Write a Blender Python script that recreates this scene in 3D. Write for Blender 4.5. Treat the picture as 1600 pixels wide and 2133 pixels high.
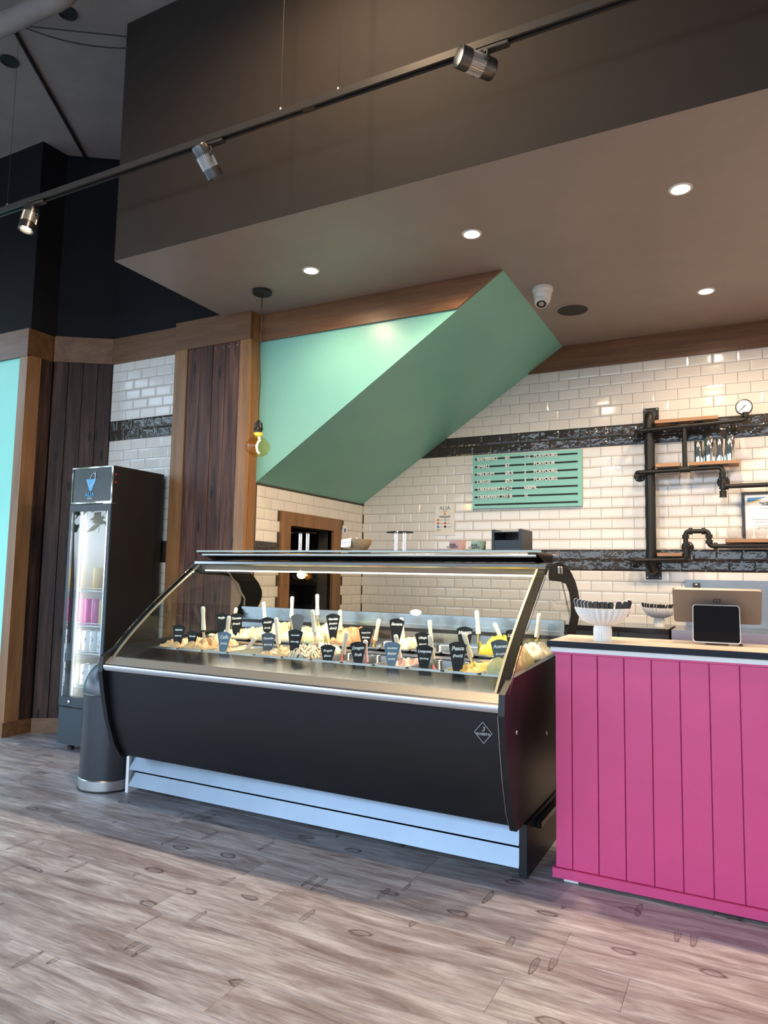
import bpy, bmesh, math, random
from mathutils import Vector, Matrix, noise
R = math.radians
random.seed(7)
for o in list(bpy.data.objects):
    bpy.data.objects.remove(o)
SC = bpy.context.scene
COL = SC.collection

# ------------------------------------------------------------------ camera
EYE = Vector((0, 0, 1.17))
yaw, pit, rol = R(27.29), R(5.216), R(-1.052)
fw = Vector((-math.sin(yaw) * math.cos(pit), math.cos(yaw) * math.cos(pit), math.sin(pit)))
rt = Vector((math.cos(yaw), math.sin(yaw), 0))
dn = -rt.cross(fw)
rt, dn = math.cos(rol) * rt + math.sin(rol) * dn, -math.sin(rol) * rt + math.cos(rol) * dn
cam = bpy.data.cameras.new('camera')
cam.sensor_fit = 'VERTICAL'
cam.sensor_height = 36
cam.lens = 1460 / 2133 * 36
cam.clip_start = 0.02
camo = bpy.data.objects.new('camera', cam)
COL.objects.link(camo)
m = Matrix((rt, -dn, -fw)).transposed().to_4x4()
m.translation = EYE
camo.matrix_world = m
SC.camera = camo

# ------------------------------------------------------------------ sky, exposure, lamps
SC.view_settings.view_transform = 'Standard'
SC.view_settings.look = 'None'
SC.view_settings.exposure = 0.0
SC.view_settings.gamma = 1.0
SC.view_settings.use_curve_mapping = False
SC.cycles.use_denoising = True
SC.cycles.max_bounces = 8
SC.cycles.transparent_max_bounces = 16
SC.cycles.sample_clamp_indirect = 6
SC.cycles.caustics_reflective = False
SC.cycles.caustics_refractive = False
SKY = 6.3
world = bpy.data.worlds.new('sky')
SC.world = world
world.use_nodes = True
wn = world.node_tree.nodes
wl = world.node_tree.links
bg = wn['Background']
tc = wn.new('ShaderNodeTexCoord')
sx = wn.new('ShaderNodeSeparateXYZ')
rp = wn.new('ShaderNodeValToRGB')
mr = wn.new('ShaderNodeMapRange')
mr.inputs[1].default_value = -1
mr.inputs[2].default_value = 1
wl.new(tc.outputs['Generated'], sx.inputs[0])
wl.new(sx.outputs[2], mr.inputs[0])
wl.new(mr.outputs[0], rp.inputs[0])
e = rp.color_ramp.elements
e[0].position, e[0].color = 0.0, (0.16, 0.16, 0.15, 1)
e[1].position, e[1].color = 1.0, (0.38, 0.60, 1.0, 1)
a = e.new(0.485); a.color = (0.22, 0.22, 0.21, 1)
a = e.new(0.515); a.color = (0.76, 0.88, 1.0, 1)
a = e.new(0.65); a.color = (0.60, 0.79, 1.0, 1)
wl.new(rp.outputs[0], bg.inputs[0])
bg.inputs[1].default_value = SKY
WARM = (1.0, 0.74, 0.48)
DOWN_W = 112.0
TRACK_W = 40.0
LED_W = 18.0

def lamp(name, kind, loc, power, color, parent=None, aim=None, **kw):
    l = bpy.data.lights.new(name, kind)
    l.energy = power
    l.color = color
    for k, v in kw.items():
        setattr(l, k, v)
    o = bpy.data.objects.new(name, l)
    COL.objects.link(o)
    o.location = loc
    if aim:
        o.rotation_euler = Vector(aim).to_track_quat('-Z', 'Y').to_euler()
    if parent:
        o.parent = parent
    return o

# daylight portals sit in the shop-front openings and let the sky in
for nm, loc, aim, sxx, syy in (('window_portal_front', (-2.6, -3.72, 1.95), (0, 1, 0), 9.0, 3.7), ('window_portal_side', (-7.32, -0.35, 1.95), (1, 0, 0), 6.1, 3.7)):
    lamp(nm, 'AREA', loc, 1.0, (1, 1, 1), None, aim, shape='RECTANGLE', size=sxx, size_y=syy).data.cycles.is_portal = True

# ------------------------------------------------------------------ materials
MATS = {}
class NT:
    def __init__(s, name):
        s.m = bpy.data.materials.new(name)
        s.m.use_nodes = True
        s.t = s.m.node_tree
        s.n = s.t.nodes
        s.b = s.n['Principled BSDF']
    def new(s, typ, **kw):
        n = s.n.new('ShaderNode' + typ)
        for k, v in kw.items():
            if k.startswith('i_'):
                key = k[2:]
                n.inputs[int(key) if key.isdigit() else key].default_value = v
            else:
                setattr(n, k, v)
        return n
    def link(s, a, b):
        s.t.links.new(a, b)
    def ramp(s, src, stops):
        r = s.new('ValToRGB')
        el = r.color_ramp.elements
        el[0].position, el[0].color = stops[0][0], stops[0][1] + (1,)
        el[1].position, el[1].color = stops[-1][0], stops[-1][1] + (1,)
        for p, c in stops[1:-1]:
            x = el.new(p); x.color = c + (1,)
        s.link(src, r.inputs[0])
        return r.outputs[0]
    def coords(s, scale=(1, 1, 1), rand=0.0, rot=(0, 0, 0)):
        t = s.new('TexCoord')
        mp = s.new('Mapping')
        mp.inputs['Scale'].default_value = scale
        mp.inputs['Rotation'].default_value = rot
        src = t.outputs['Object']
        if rand:
            oi = s.new('ObjectInfo')
            vm = s.new('VectorMath', operation='SCALE')
            vm.inputs[0].default_value = (7.3 * rand, 3.1 * rand, 5.7 * rand)
            s.link(oi.outputs['Random'], vm.inputs['Scale'])
            ad = s.new('VectorMath', operation='ADD')
            s.link(src, ad.inputs[0]); s.link(vm.outputs[0], ad.inputs[1])
            src = ad.outputs[0]
        s.link(src, mp.inputs[0])
        return mp.outputs[0]
    def noise(s, vec, scale, detail=4, rough=0.55, dist=0.0):
        n = s.new('TexNoise')
        n.inputs['Scale'].default_value = scale
        n.inputs['Detail'].default_value = detail
        n.inputs['Roughness'].default_value = rough
        n.inputs['Distortion'].default_value = dist
        s.link(vec, n.inputs['Vector'])
        return n.outputs[0]
    def mix(s, fac, a, b, mode='MIX'):
        n = s.new('Mix', data_type='RGBA', blend_type=mode)
        for sock, v in ((n.inputs[0], fac), (n.inputs[6], a), (n.inputs[7], b)):
            if hasattr(v, 'links'):
                s.link(v, sock)
            else:
                sock.default_value = v if isinstance(v, (int, float)) else tuple(v) + (1,)
        return n.outputs[2]
    def bump(s, h, strength, dist=0.01):
        n = s.new('Bump')
        n.inputs['Strength'].default_value = strength
        n.inputs['Distance'].default_value = dist
        s.link(h, n.inputs['Height'])
        s.link(n.outputs[0], s.b.inputs['Normal'])
    def base(s, c):
        if hasattr(c, 'links'):
            s.link(c, s.b.inputs['Base Color'])
        else:
            s.b.inputs['Base Color'].default_value = tuple(c) + (1,)

def plain(name, color, rough=0.5, metal=0.0, emit=None, bump=None, var=0.06, nscale=6, spec=0.5, coat=0.0):
    """a paint, plastic or metal with slight mottling and fine relief"""
    k = NT(name)
    v = k.coords((1, 1, 1), 1.0)
    n = k.noise(v, nscale, 3)
    dark = tuple(c * (1 - var) for c in color); lite = tuple(min(1, c * (1 + var)) for c in color)
    k.base(k.ramp(n, [(0.3, dark), (0.7, lite)]))
    k.b.inputs['Roughness'].default_value = rough
    k.b.inputs['Metallic'].default_value = metal
    k.b.inputs['Specular IOR Level'].default_value = spec
    k.b.inputs['Coat Weight'].default_value = coat
    if emit:
        k.b.inputs['Emission Color'].default_value = tuple(emit[:3]) + (1,)
        k.b.inputs['Emission Strength'].default_value = emit[3]
    if bump:
        k.bump(k.noise(v, bump[0], 3), bump[1], bump[2] if len(bump) > 2 else 0.005)
    MATS[name] = k.m
    return k.m

def glass(name, tint=(1, 1, 1), refl=1.0, rough=0.0, ior=1.5):
    """thin sheet glass: clear transmission plus Fresnel reflection"""
    k = NT(name)
    k.n.remove(k.b)
    out = k.n['Material Output']
    tr = k.new('BsdfTransparent'); tr.inputs[0].default_value = tuple(tint) + (1,)
    gl = k.new('BsdfGlossy'); gl.inputs['Roughness'].default_value = rough
    fr = k.new('Fresnel'); fr.inputs[0].default_value = ior
    mu = k.new('Math', operation='MULTIPLY', use_clamp=True); mu.inputs[1].default_value = refl
    ge = k.new('NewGeometry')
    fb = k.new('Math', operation='SUBTRACT'); fb.inputs[0].default_value = 1.0
    k.link(ge.outputs['Backfacing'], fb.inputs[1])
    fm = k.new('Math', operation='MULTIPLY')
    k.link(fr.outputs[0], fm.inputs[0]); k.link(fb.outputs[0], fm.inputs[1])
    k.link(fm.outputs[0], mu.inputs[0])
    mx = k.new('MixShader')
    k.link(mu.outputs[0], mx.inputs[0]); k.link(tr.outputs[0], mx.inputs[1]); k.link(gl.outputs[0], mx.inputs[2])
    k.link(mx.outputs[0], out.inputs[0])
    MATS[name] = k.m
    return k.m

def wood(name, axis, c0, c1, c2, rough=0.5, fine=1.0, bump=0.15, rand=1.0, knots=False):
    """timber with grain along one axis ('x','y','z'), a random piece of tree per board"""
    k = NT(name)
    st = {'x': (0.9, 16, 16), 'y': (16, 0.9, 16), 'z': (16, 16, 0.9)}[axis]
    v = k.coords(tuple(s * fine for s in st), rand)
    n1 = k.noise(v, 1.6, 6, 0.62, 0.6)
    n2 = k.noise(v, 9, 3, 0.6)
    col = k.ramp(n1, [(0.28, c0), (0.5, c1), (0.74, c2)])
    col = k.mix(k.ramp(n2, [(0.35, (0.0,) * 3), (0.75, (0.35,) * 3)]), col, tuple(c * 0.55 for c in c0))
    oi = k.new('ObjectInfo')
    col = k.mix(1.0, col, k.ramp(oi.outputs['Random'], [(0, (0.78,) * 3), (1, (1.12,) * 3)]), 'MULTIPLY')
    if knots:
        vo = k.new('TexVoronoi', voronoi_dimensions='2D'); vo.inputs['Scale'].default_value = 1.0
        st2 = {'x': (1.4, 1, 7), 'y': (7, 1.4, 1), 'z': (6, 6, 1.7)}[axis]
        k.link(k.coords(st2, rand, (R(90), 0, 0)), vo.inputs['Vector'])
        col = k.mix(k.ramp(vo.outputs['Distance'], [(0.0, (1,) * 3), (0.05, (0.9,) * 3), (0.085, (0,) * 3)]), col, (0.006, 0.004, 0.003))
    k.base(col)
    k.b.inputs['Roughness'].default_value = rough
    k.bump(n2, bump, 0.004)
    MATS[name] = k.m
    return k.m

def floor_wood(name):
    """greyed pine planks: soft streaks, fine pores, dark flecks, slanting splits and knots"""
    k = NT(name)
    g1 = k.noise(k.coords((1.3, 9, 1), 3.0), 2.0, 8, 0.66, 0.7)
    g2 = k.noise(k.coords((5.0, 95, 1), 3.0), 1.6, 5, 0.7)
    g3 = k.noise(k.coords((1.1, 3.4, 1), 5.0), 1.5, 3, 0.6)
    g4 = k.noise(k.coords((2.4, 26, 1), 7.0), 1.5, 6, 0.72, 0.8)
    col = k.ramp(g1, [(0.30, (0.14, 0.112, 0.115)), (0.43, (0.28, 0.254, 0.266)), (0.57, (0.44, 0.43, 0.455)), (0.72, (0.60, 0.605, 0.645))])
    col = k.mix(k.ramp(g4, [(0.50, (0.0,) * 3), (0.68, (0.42,) * 3)]), col, (0.125, 0.098, 0.098))
    col = k.mix(k.ramp(g2, [(0.46, (0.0,) * 3), (0.70, (0.60,) * 3)]), col, (0.13, 0.105, 0.105))
    col = k.mix(k.ramp(g3, [(0.48, (0.0,) * 3), (0.72, (0.36,) * 3)]), col, (0.17, 0.122, 0.122))
    wob = k.new('TexNoise'); wob.inputs['Scale'].default_value = 9
    sc = k.new('VectorMath', operation='SCALE'); sc.inputs['Scale'].default_value = 0.10
    k.link(wob.outputs[1], sc.inputs[0])
    for scale, rot, r0, r1, rnd, dark, keep in (((2.2, 4.6, 1), 0.0, 0.05, 0.10, 9.0, (0.070, 0.050, 0.048), 0.55), ((10.5, 2.1, 1), 0.25, 0.08, 0.13, 13.0, (0.080, 0.062, 0.061), 0.63)):
        dv = k.new('VectorMath', operation='ADD')
        k.link(k.coords(scale, rnd, (0, 0, rot)), dv.inputs[0]); k.link(sc.outputs[0], dv.inputs[1])
        vo = k.new('TexVoronoi', voronoi_dimensions='2D'); vo.inputs['Scale'].default_value = 1.0
        k.link(dv.outputs[0], vo.inputs['Vector'])
        ring = k.ramp(vo.outputs['Distance'], [(0.0, (0.45,) * 3), (r0, (0.2,) * 3), ((r0 + r1) / 2, (0.95,) * 3), (r1, (0,) * 3)])
        pick = k.ramp(vo.outputs['Color'], [(keep - 0.02, (0,) * 3), (keep, (1,) * 3)])
        col = k.mix(k.mix(1.0, ring, pick, 'MULTIPLY'), col, dark)
    oi = k.new('ObjectInfo')
    col = k.mix(1.0, col, k.ramp(oi.outputs['Random'], [(0, (0.93, 0.92, 0.92)), (1, (1.06, 1.06, 1.06))]), 'MULTIPLY')
    k.base(col)
    rr = k.new('MapRange'); rr.inputs[3].default_value = 0.32; rr.inputs[4].default_value = 0.52
    k.link(g2, rr.inputs[0]); k.link(rr.outputs[0], k.b.inputs['Roughness'])
    k.bump(g2, 0.16, 0.003)
    MATS[name] = k.m

def tile_mat(name, color, rough, bscale, bstr, var):
    k = NT(name)
    oi = k.new('ObjectInfo')
    k.base(k.ramp(oi.outputs['Random'], [(0, tuple(c * (1 - var) for c in color)), (1, tuple(c * (1 + var) for c in color))]))
    k.b.inputs['Roughness'].default_value = rough
    k.bump(k.noise(k.coords((1, 1, 1), 2.0), bscale, 2), bstr, 0.01)
    MATS[name] = k.m

def gelato_mat(name, c, stripes=None):
    k = NT(name)
    v = k.coords((1, 1, 1), 4.0)
    n = k.noise(v, 26, 4, 0.6)
    col = k.ramp(n, [(0.3, tuple(x * 0.80 for x in c)), (0.7, tuple(min(1, x * 1.1) for x in c))])
    if stripes:
        w = k.new('TexWave', wave_type='BANDS'); w.inputs['Scale'].default_value = 17; w.inputs['Distortion'].default_value = 13; w.inputs['Detail'].default_value = 3
        w.inputs['Detail Scale'].default_value = 1.3
        k.link(k.coords((1, 1.0, 1), 4.0, (0, 0, 0.7)), w.inputs['Vector'])
        col = k.mix(k.ramp(w.outputs[0], [(0.80, (0,) * 3), (0.90, (1,) * 3)]), col, stripes)
    k.base(col)
    k.b.inputs['Roughness'].default_value = 0.42
    k.b.inputs['Subsurface Weight'].default_value = 0.0
    k.bump(k.noise(v, 90, 3), 0.25, 0.004)
    MATS[name] = k.m

wood('trim_x', 'x', (0.115, 0.047, 0.017), (0.185, 0.083, 0.032), (0.27, 0.128, 0.052), 0.42, 0.8, 0.08)
wood('trim_y', 'y', (0.115, 0.047, 0.017), (0.185, 0.083, 0.032), (0.27, 0.128, 0.052), 0.42, 0.8, 0.08)
wood('trim_z', 'z', (0.20, 0.088, 0.028), (0.30, 0.143, 0.052), (0.40, 0.20, 0.082), 0.40, 0.8, 0.08)
wood('old_board', 'z', (0.018, 0.008, 0.006), (0.105, 0.044, 0.029), (0.25, 0.118, 0.074), 0.42, 1.0, 0.8, 3.0, True)
wood('shaded_board', 'z', (0.012, 0.006, 0.005), (0.052, 0.026, 0.019), (0.12, 0.064, 0.044), 0.45, 1.0, 0.8, 3.0, True)  # same timber as old_board, with the splay's shade put into the colour
MATS['shaded_board'].node_tree.nodes['Principled BSDF'].inputs['Specular IOR Level'].default_value = 0.2
wood('shelf_oak', 'x', (0.26, 0.13, 0.055), (0.40, 0.21, 0.095), (0.52, 0.30, 0.15), 0.5, 1.2, 0.05)
wood('bowl_wood', 'x', (0.62, 0.40, 0.20), (0.72, 0.49, 0.27), (0.80, 0.58, 0.34), 0.5, 1.0, 0.05)
wood('counter_pine', 'x', (0.58, 0.42, 0.32), (0.72, 0.60, 0.50), (0.80, 0.72, 0.64), 0.35, 1.3, 0.05)
MATS['old_board'].node_tree.nodes['Principled BSDF'].inputs['Specular IOR Level'].default_value = 0.28
floor_wood('floor_wood')
tile_mat('tile_white', (0.76, 0.715, 0.655), 0.10, 9, 0.03, 0.03)
tile_mat('tile_dark', (0.045, 0.038, 0.033), 0.09, 17, 0.5, 0.25)
plain('grout', (0.055, 0.045, 0.036), 0.9, bump=(80, 0.2))
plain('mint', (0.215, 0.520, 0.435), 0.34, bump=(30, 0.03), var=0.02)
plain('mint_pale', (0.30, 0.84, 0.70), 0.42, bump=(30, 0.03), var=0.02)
plain('soffit', (0.30, 0.245, 0.215), 0.42, bump=(3, 0.03, 0.02), var=0.04)
plain('bulkhead', (0.036, 0.027, 0.021), 0.7, spec=0.25, bump=(3, 0.03, 0.02), var=0.04)
plain('upper_wall', (0.009, 0.009, 0.0105), 0.7, spec=0.15, var=0.05)
plain('upper_ceiling', (0.29, 0.24, 0.215), 0.8, bump=(5, 0.15, 0.02), var=0.08)
plain('room_wall', (0.62, 0.60, 0.56), 0.7, bump=(40, 0.05))
plain('hatch_dark', (0.02, 0.018, 0.016), 0.4)
plain('pink_paint', (0.61, 0.060, 0.205), 0.42, bump=(60, 0.04), var=0.04)
plain('white_paint', (0.76, 0.76, 0.77), 0.5)
plain('slate_edge', (0.014, 0.018, 0.027), 0.65, spec=0.25, bump=(60, 0.08))
plain('case_black', (0.008, 0.009, 0.011), 0.36, spec=0.36, var=0.1, bump=(220, 0.04, 0.001))
plain('gloss_black', (0.008, 0.0075, 0.008), 0.10)
plain('satin_black', (0.010, 0.010, 0.010), 0.38)
plain('pipe_black', (0.012, 0.011, 0.010), 0.45, metal=0.3, bump=(50, 0.12))
plain('track_black', (0.075, 0.066, 0.058), 0.36, metal=0.4)
plain('lamp_grey', (0.13, 0.125, 0.12), 0.3, metal=0.85)
plain('lamp_fin', (0.62, 0.58, 0.54), 0.3, metal=0.8)
plain('bin_grey', (0.058, 0.064, 0.075), 0.27, metal=0.75)
plain('aluminium', (0.55, 0.56, 0.57), 0.26, metal=1.0, var=0.02)
plain('cream_alu', (0.40, 0.37, 0.315), 0.38, metal=0.6, var=0.02)  # warm light reflected by the ledge and glass edges put into the colour
plain('steel', (0.42, 0.425, 0.43), 0.28, metal=1.0, var=0.05)
plain('rear_steel', (0.40, 0.43, 0.46), 0.22, metal=1.0, var=0.1)
plain('glass_edge', (0.42, 0.50, 0.47), 0.25)
plain('louvre_steel', (0.155, 0.185, 0.23), 0.30, metal=1.0, var=0.04)  # steel with the sky's blue reflection put into the colour
plain('apron_steel', (0.035, 0.034, 0.032), 0.20, metal=1.0, var=0.12)
plain('chrome', (0.80, 0.80, 0.80), 0.05, metal=1.0, var=0.01)
plain('bolt', (0.55, 0.53, 0.5), 0.3, metal=1.0)
plain('handle_white', (0.82, 0.79, 0.68), 0.4)
plain('tag_black', (0.008, 0.009, 0.011), 0.45, spec=0.2)
plain('tag_grey', (0.085, 0.10, 0.12), 0.45, spec=0.3)
plain('tag_glare_blue', (0.12, 0.20, 0.30), 0.35, spec=0.3)  # blue glare on a black sign put into the colour
plain('print_black', (0.006, 0.006, 0.006), 0.5, spec=0.12)
plain('chalk', (0.85, 0.85, 0.83), 0.9)
plain('letter_white', (0.80, 0.80, 0.76), 0.5)
plain('groove_dark', (0.012, 0.022, 0.018), 0.8)
plain('paper', (0.78, 0.74, 0.66), 0.55)
plain('paper_white', (0.84, 0.83, 0.84), 0.6)
plain('ink', (0.03, 0.03, 0.03), 0.6)
plain('ink_teal', (0.05, 0.20, 0.24), 0.6)
plain('ink_orange', (0.62, 0.26, 0.05), 0.6)
plain('ink_red', (0.66, 0.10, 0.06), 0.6)
plain('ink_blue', (0.05, 0.22, 0.48), 0.6)
plain('ink_green', (0.07, 0.16, 0.09), 0.6)
plain('ink_yellow', (0.80, 0.55, 0.12), 0.6)
plain('ceramic', (0.82, 0.81, 0.79), 0.55, var=0.02)
plain('sachet', (0.012, 0.012, 0.012), 0.5)
plain('cup_pink', (0.80, 0.47, 0.42), 0.5)
plain('cup_green', (0.46, 0.60, 0.42), 0.5)
plain('tablet_back', (0.20, 0.175, 0.16), 0.42, metal=0.4, var=0.02)
plain('cam_white', (0.80, 0.76, 0.72), 0.4)
plain('speaker_grille', (0.030, 0.026, 0.024), 0.7, bump=(400, 0.5, 0.002))
plain('fridge_black', (0.009, 0.009, 0.010), 0.35)
plain('fridge_blue', (0.020, 0.034, 0.046), 0.35)
plain('fridge_panel', (0.055, 0.068, 0.076), 0.22)
plain('fridge_liner', (0.80, 0.77, 0.72), 0.5)
plain('logo_blue', (0.10, 0.46, 0.80), 0.4)
plain('logo_white', (0.75, 0.82, 0.88), 0.4)
plain('logo_silver', (0.52, 0.55, 0.58), 0.35, metal=0.6)
plain('button_red', (0.45, 0.02, 0.015), 0.4)
plain('can_white', (0.78, 0.79, 0.81), 0.35)
plain('bottle_red', (0.60, 0.14, 0.10), 0.3)
plain('bottle_magenta', (0.55, 0.05, 0.25), 0.3)
plain('bottle_gold', (0.60, 0.40, 0.10), 0.3)
plain('bottle_lime', (0.62, 0.64, 0.16), 0.3)
plain('kitchen_dark', (0.060, 0.058, 0.056), 0.4)
plain('bench_black', (0.018, 0.017, 0.016), 0.15)
plain('dirt_plaster', (0.05, 0.045, 0.042), 0.9)
plain('leaf_green', (0.10, 0.22, 0.035), 0.5, var=0.3)
plain('paving', (0.30, 0.29, 0.27), 0.8)
plain('led', (0.9, 0.9, 0.85), 0.5, emit=(1.0, 0.93, 0.78, 3.0))
plain('lens_glow', (0.9, 0.9, 0.85), 0.5, emit=(1.0, 0.88, 0.66, 14.0))
plain('filament', (0.9, 0.8, 0.5), 0.5, emit=(1.0, 0.72, 0.34, 14.0))
plain('fridge_led', (0.9, 0.9, 0.9), 0.5, emit=(0.95, 0.98, 1.0, 0.8))
glass('sheet_glass', (0.96, 0.975, 0.965), 1.0)
glass('front_glass', (0.94, 0.955, 0.94), 1.25)
glass('door_glass', (0.92, 0.95, 0.95), 2.2)
glass('window_glass', (0.97, 0.98, 0.98), 0.8)
glass('tumbler_glass', (0.95, 0.95, 0.95), 1.2)
glass('amber_glass', (0.99, 0.85, 0.56), 1.3)
GEL = {'tan': (0.72, 0.50, 0.27), 'coffee': (0.66, 0.47, 0.28), 'caramel': (0.76, 0.57, 0.33), 'cream': (0.80, 0.70, 0.46), 'vanilla': (0.80, 0.70, 0.45),
       'nougat': (0.80, 0.66, 0.42), 'peanut': (0.78, 0.68, 0.40), 'pistachio': (0.70, 0.70, 0.36), 'hazelnut': (0.62, 0.31, 0.15), 'red': (0.72, 0.16, 0.12), 'magenta': (0.60, 0.09, 0.28),
       'palepink': (0.76, 0.47, 0.41), 'raspberry': (0.68, 0.22, 0.26), 'peach': (0.80, 0.55, 0.16), 'pineapple': (0.72, 0.66, 0.32), 'mango': (0.82, 0.62, 0.04),
       'banana': (0.80, 0.70, 0.46), 'passion': (0.80, 0.55, 0.14), 'cherry': (0.60, 0.40, 0.34), 'lemon': (0.80, 0.74, 0.60)}
for k_, c_ in GEL.items():
    gelato_mat('gelato_' + k_, tuple(x * 0.86 for x in c_))
gelato_mat('gelato_chip', (0.80, 0.71, 0.54), (0.045, 0.025, 0.02))

# ------------------------------------------------------------------ mesh helpers
def box(bm, x0, x1, y0, y1, z0, z1, bev=0.0, seg=1):
    vs = [bm.verts.new((x, y, z)) for x in (x0, x1) for y in (y0, y1) for z in (z0, z1)]
    fs = [bm.faces.new([vs[i] for i in q]) for q in ((0, 1, 3, 2), (4, 6, 7, 5), (0, 4, 5, 1), (2, 3, 7, 6), (0, 2, 6, 4), (1, 5, 7, 3))]
    if bev:
        es = list({e for f in fs for e in f.edges})
        bmesh.ops.bevel(bm, geom=es, offset=bev, segments=seg, affect='EDGES', profile=0.5)
    return vs

def prism(bm, poly, axis, a, b):
    """extrude a 2D outline: axis 'x' -> poly in (y,z); 'y' -> (x,z); 'z' -> (x,y)"""
    f3 = {'x': lambda p, t: (t, p[0], p[1]), 'y': lambda p, t: (p[0], t, p[1]), 'z': lambda p, t: (p[0], p[1], t)}[axis]
    A = [bm.verts.new(f3(p, a)) for p in poly]
    B = [bm.verts.new(f3(p, b)) for p in poly]
    n = len(poly)
    for i in range(n):
        bm.faces.new((A[i], A[(i + 1) % n], B[(i + 1) % n], B[i]))
    bm.faces.new(A[::-1])
    bm.faces.new(B)

def lathe(bm, prof, n=24, c=(0, 0, 0), mat=None, flute=None, cap=True):
    """prof: list of (radius, z); flute: function(angle, i)->radius factor"""
    rows = []
    M_ = mat or Matrix.Identity(4)
    for i, (r, z) in enumerate(prof):
        row = []
        for j in range(n):
            a = 2 * math.pi * j / n
            rr = r * (flute(a, i) if flute else 1)
            p = M_ @ Vector((rr * math.cos(a), rr * math.sin(a), z))
            row.append(bm.verts.new((p.x + c[0], p.y + c[1], p.z + c[2])))
        rows.append(row)
    for i in range(len(rows) - 1):
        for j in range(n):
            bm.faces.new((rows[i][j], rows[i][(j + 1) % n], rows[i + 1][(j + 1) % n], rows[i + 1][j]))
    if cap:
        if prof[0][0] > 1e-5:
            bm.faces.new(rows[0][::-1])
        if prof[-1][0] > 1e-5:
            bm.faces.new(rows[-1])

def tube(bm, pts, r, n=10, cap=True):
    pts = [Vector(p) for p in pts]
    rs = r if isinstance(r, (list, tuple)) else [r] * len(pts)
    up = None
    rows = []
    for i, p in enumerate(pts):
        d = (pts[min(i + 1, len(pts) - 1)] - pts[max(i - 1, 0)]).normalized()
        if up is None:
            up = d.orthogonal().normalized()
        up = (up - d * up.dot(d))
        up = up.normalized() if up.length > 1e-6 else d.orthogonal().normalized()
        s = d.cross(up)
        rows.append([bm.verts.new(p + rs[i] * (math.cos(2 * math.pi * j / n) * up + math.sin(2 * math.pi * j / n) * s)) for j in range(n)])
    for i in range(len(rows) - 1):
        for j in range(n):
            bm.faces.new((rows[i][j], rows[i][(j + 1) % n], rows[i + 1][(j + 1) % n], rows[i + 1][j]))
    if cap:
        bm.faces.new(rows[0][::-1]); bm.faces.new(rows[-1])

def arc_path(pts, rad, k=5):
    """polyline with rounded corners"""
    pts = [Vector(p) for p in pts]
    out = [pts[0]]
    for i in range(1, len(pts) - 1):
        a, b, c = pts[i - 1], pts[i], pts[i + 1]
        u, v = (a - b).normalized(), (c - b).normalized()
        p0, p1 = b + u * rad, b + v * rad
        for j in range(k + 1):
            t = j / k
            out.append((1 - t) ** 2 * p0 + 2 * t * (1 - t) * b + t * t * p1)
    out.append(pts[-1])
    return out

def rrect(w, h, r, k=4):
    """rounded rectangle outline centred at 0"""
    out = []
    for cx, cy, a0 in ((w / 2 - r, h / 2 - r, 0), (-w / 2 + r, h / 2 - r, 90), (-w / 2 + r, -h / 2 + r, 180), (w / 2 - r, -h / 2 + r, 270)):
        for j in range(k + 1):
            a = R(a0 + 90 * j / k)
            out.append((cx + r * math.cos(a), cy + r * math.sin(a)))
    return out

def wloc(o):
    v = Vector((0, 0, 0))
    while o:
        v = v + o.location
        o = o.parent
    return v

def obj(name, bm, mat, parent=None, smooth=False, local=False, label=None):
    """link a bmesh built in world coordinates (or local=True: parent's coordinates) as one mesh object"""
    bmesh.ops.recalc_face_normals(bm, faces=bm.faces[:])
    if parent and not local:
        bmesh.ops.translate(bm, verts=bm.verts[:], vec=-wloc(parent))
    me = bpy.data.meshes.new(name)
    bm.to_mesh(me)
    bm.free()
    me.materials.append(MATS[mat])
    if smooth:
        for p in me.polygons:
            p.use_smooth = True
        try:
            me.set_sharp_from_angle(angle=R(38))
        except Exception:
            pass
    o = bpy.data.objects.new(name, me)
    COL.objects.link(o)
    if parent:
        o.parent = parent
    if label:
        o['label'] = label
    return o

def B(fn, *a, **k):
    bm = bmesh.new()
    fn(bm, *a, **k)
    return bm

def boxes(*bs):
    bm = bmesh.new()
    for b in bs:
        box(bm, *b)
    return bm

def tag(o, label, cat, group=None):
    o['label'] = label
    o['category'] = cat
    if group:
        o['group'] = group
    return o

def thing(name, label, cat, loc=(0, 0, 0), group=None):
    o = bpy.data.objects.new(name, None)
    COL.objects.link(o)
    o.empty_display_size = 0.05
    o.location = loc
    return tag(o, label, cat, group)

def struct(name, bm, mat, parent=None, **k):
    o = obj(name, bm, mat, parent, **k)
    if not parent:
        o['kind'] = 'structure'
    return o

def at_origin(o, loc):
    """move a world-built mesh object's origin to loc"""
    o.data.transform(Matrix.Translation(-Vector(loc)))
    o.location = loc
    return o

def child(name, mesh, parent, loc, rot=(0, 0, 0), scale=(1, 1, 1)):
    o = bpy.data.objects.new(name, mesh)
    COL.objects.link(o)
    o.parent = parent
    o.location = loc
    o.rotation_euler = rot
    o.scale = scale
    return o

def dup(root, loc, rot=None, label=None, group=None):
    r = root.copy(); COL.objects.link(r)
    r.location = loc
    if rot is not None:
        r.rotation_euler = rot
    if label:
        r['label'] = label
    if group:
        r['group'] = group
    for ch in list(root.children):
        c = ch.copy(); COL.objects.link(c); c.parent = r
        for g in list(ch.children):
            d = g.copy(); COL.objects.link(d); d.parent = c
    return r

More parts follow.
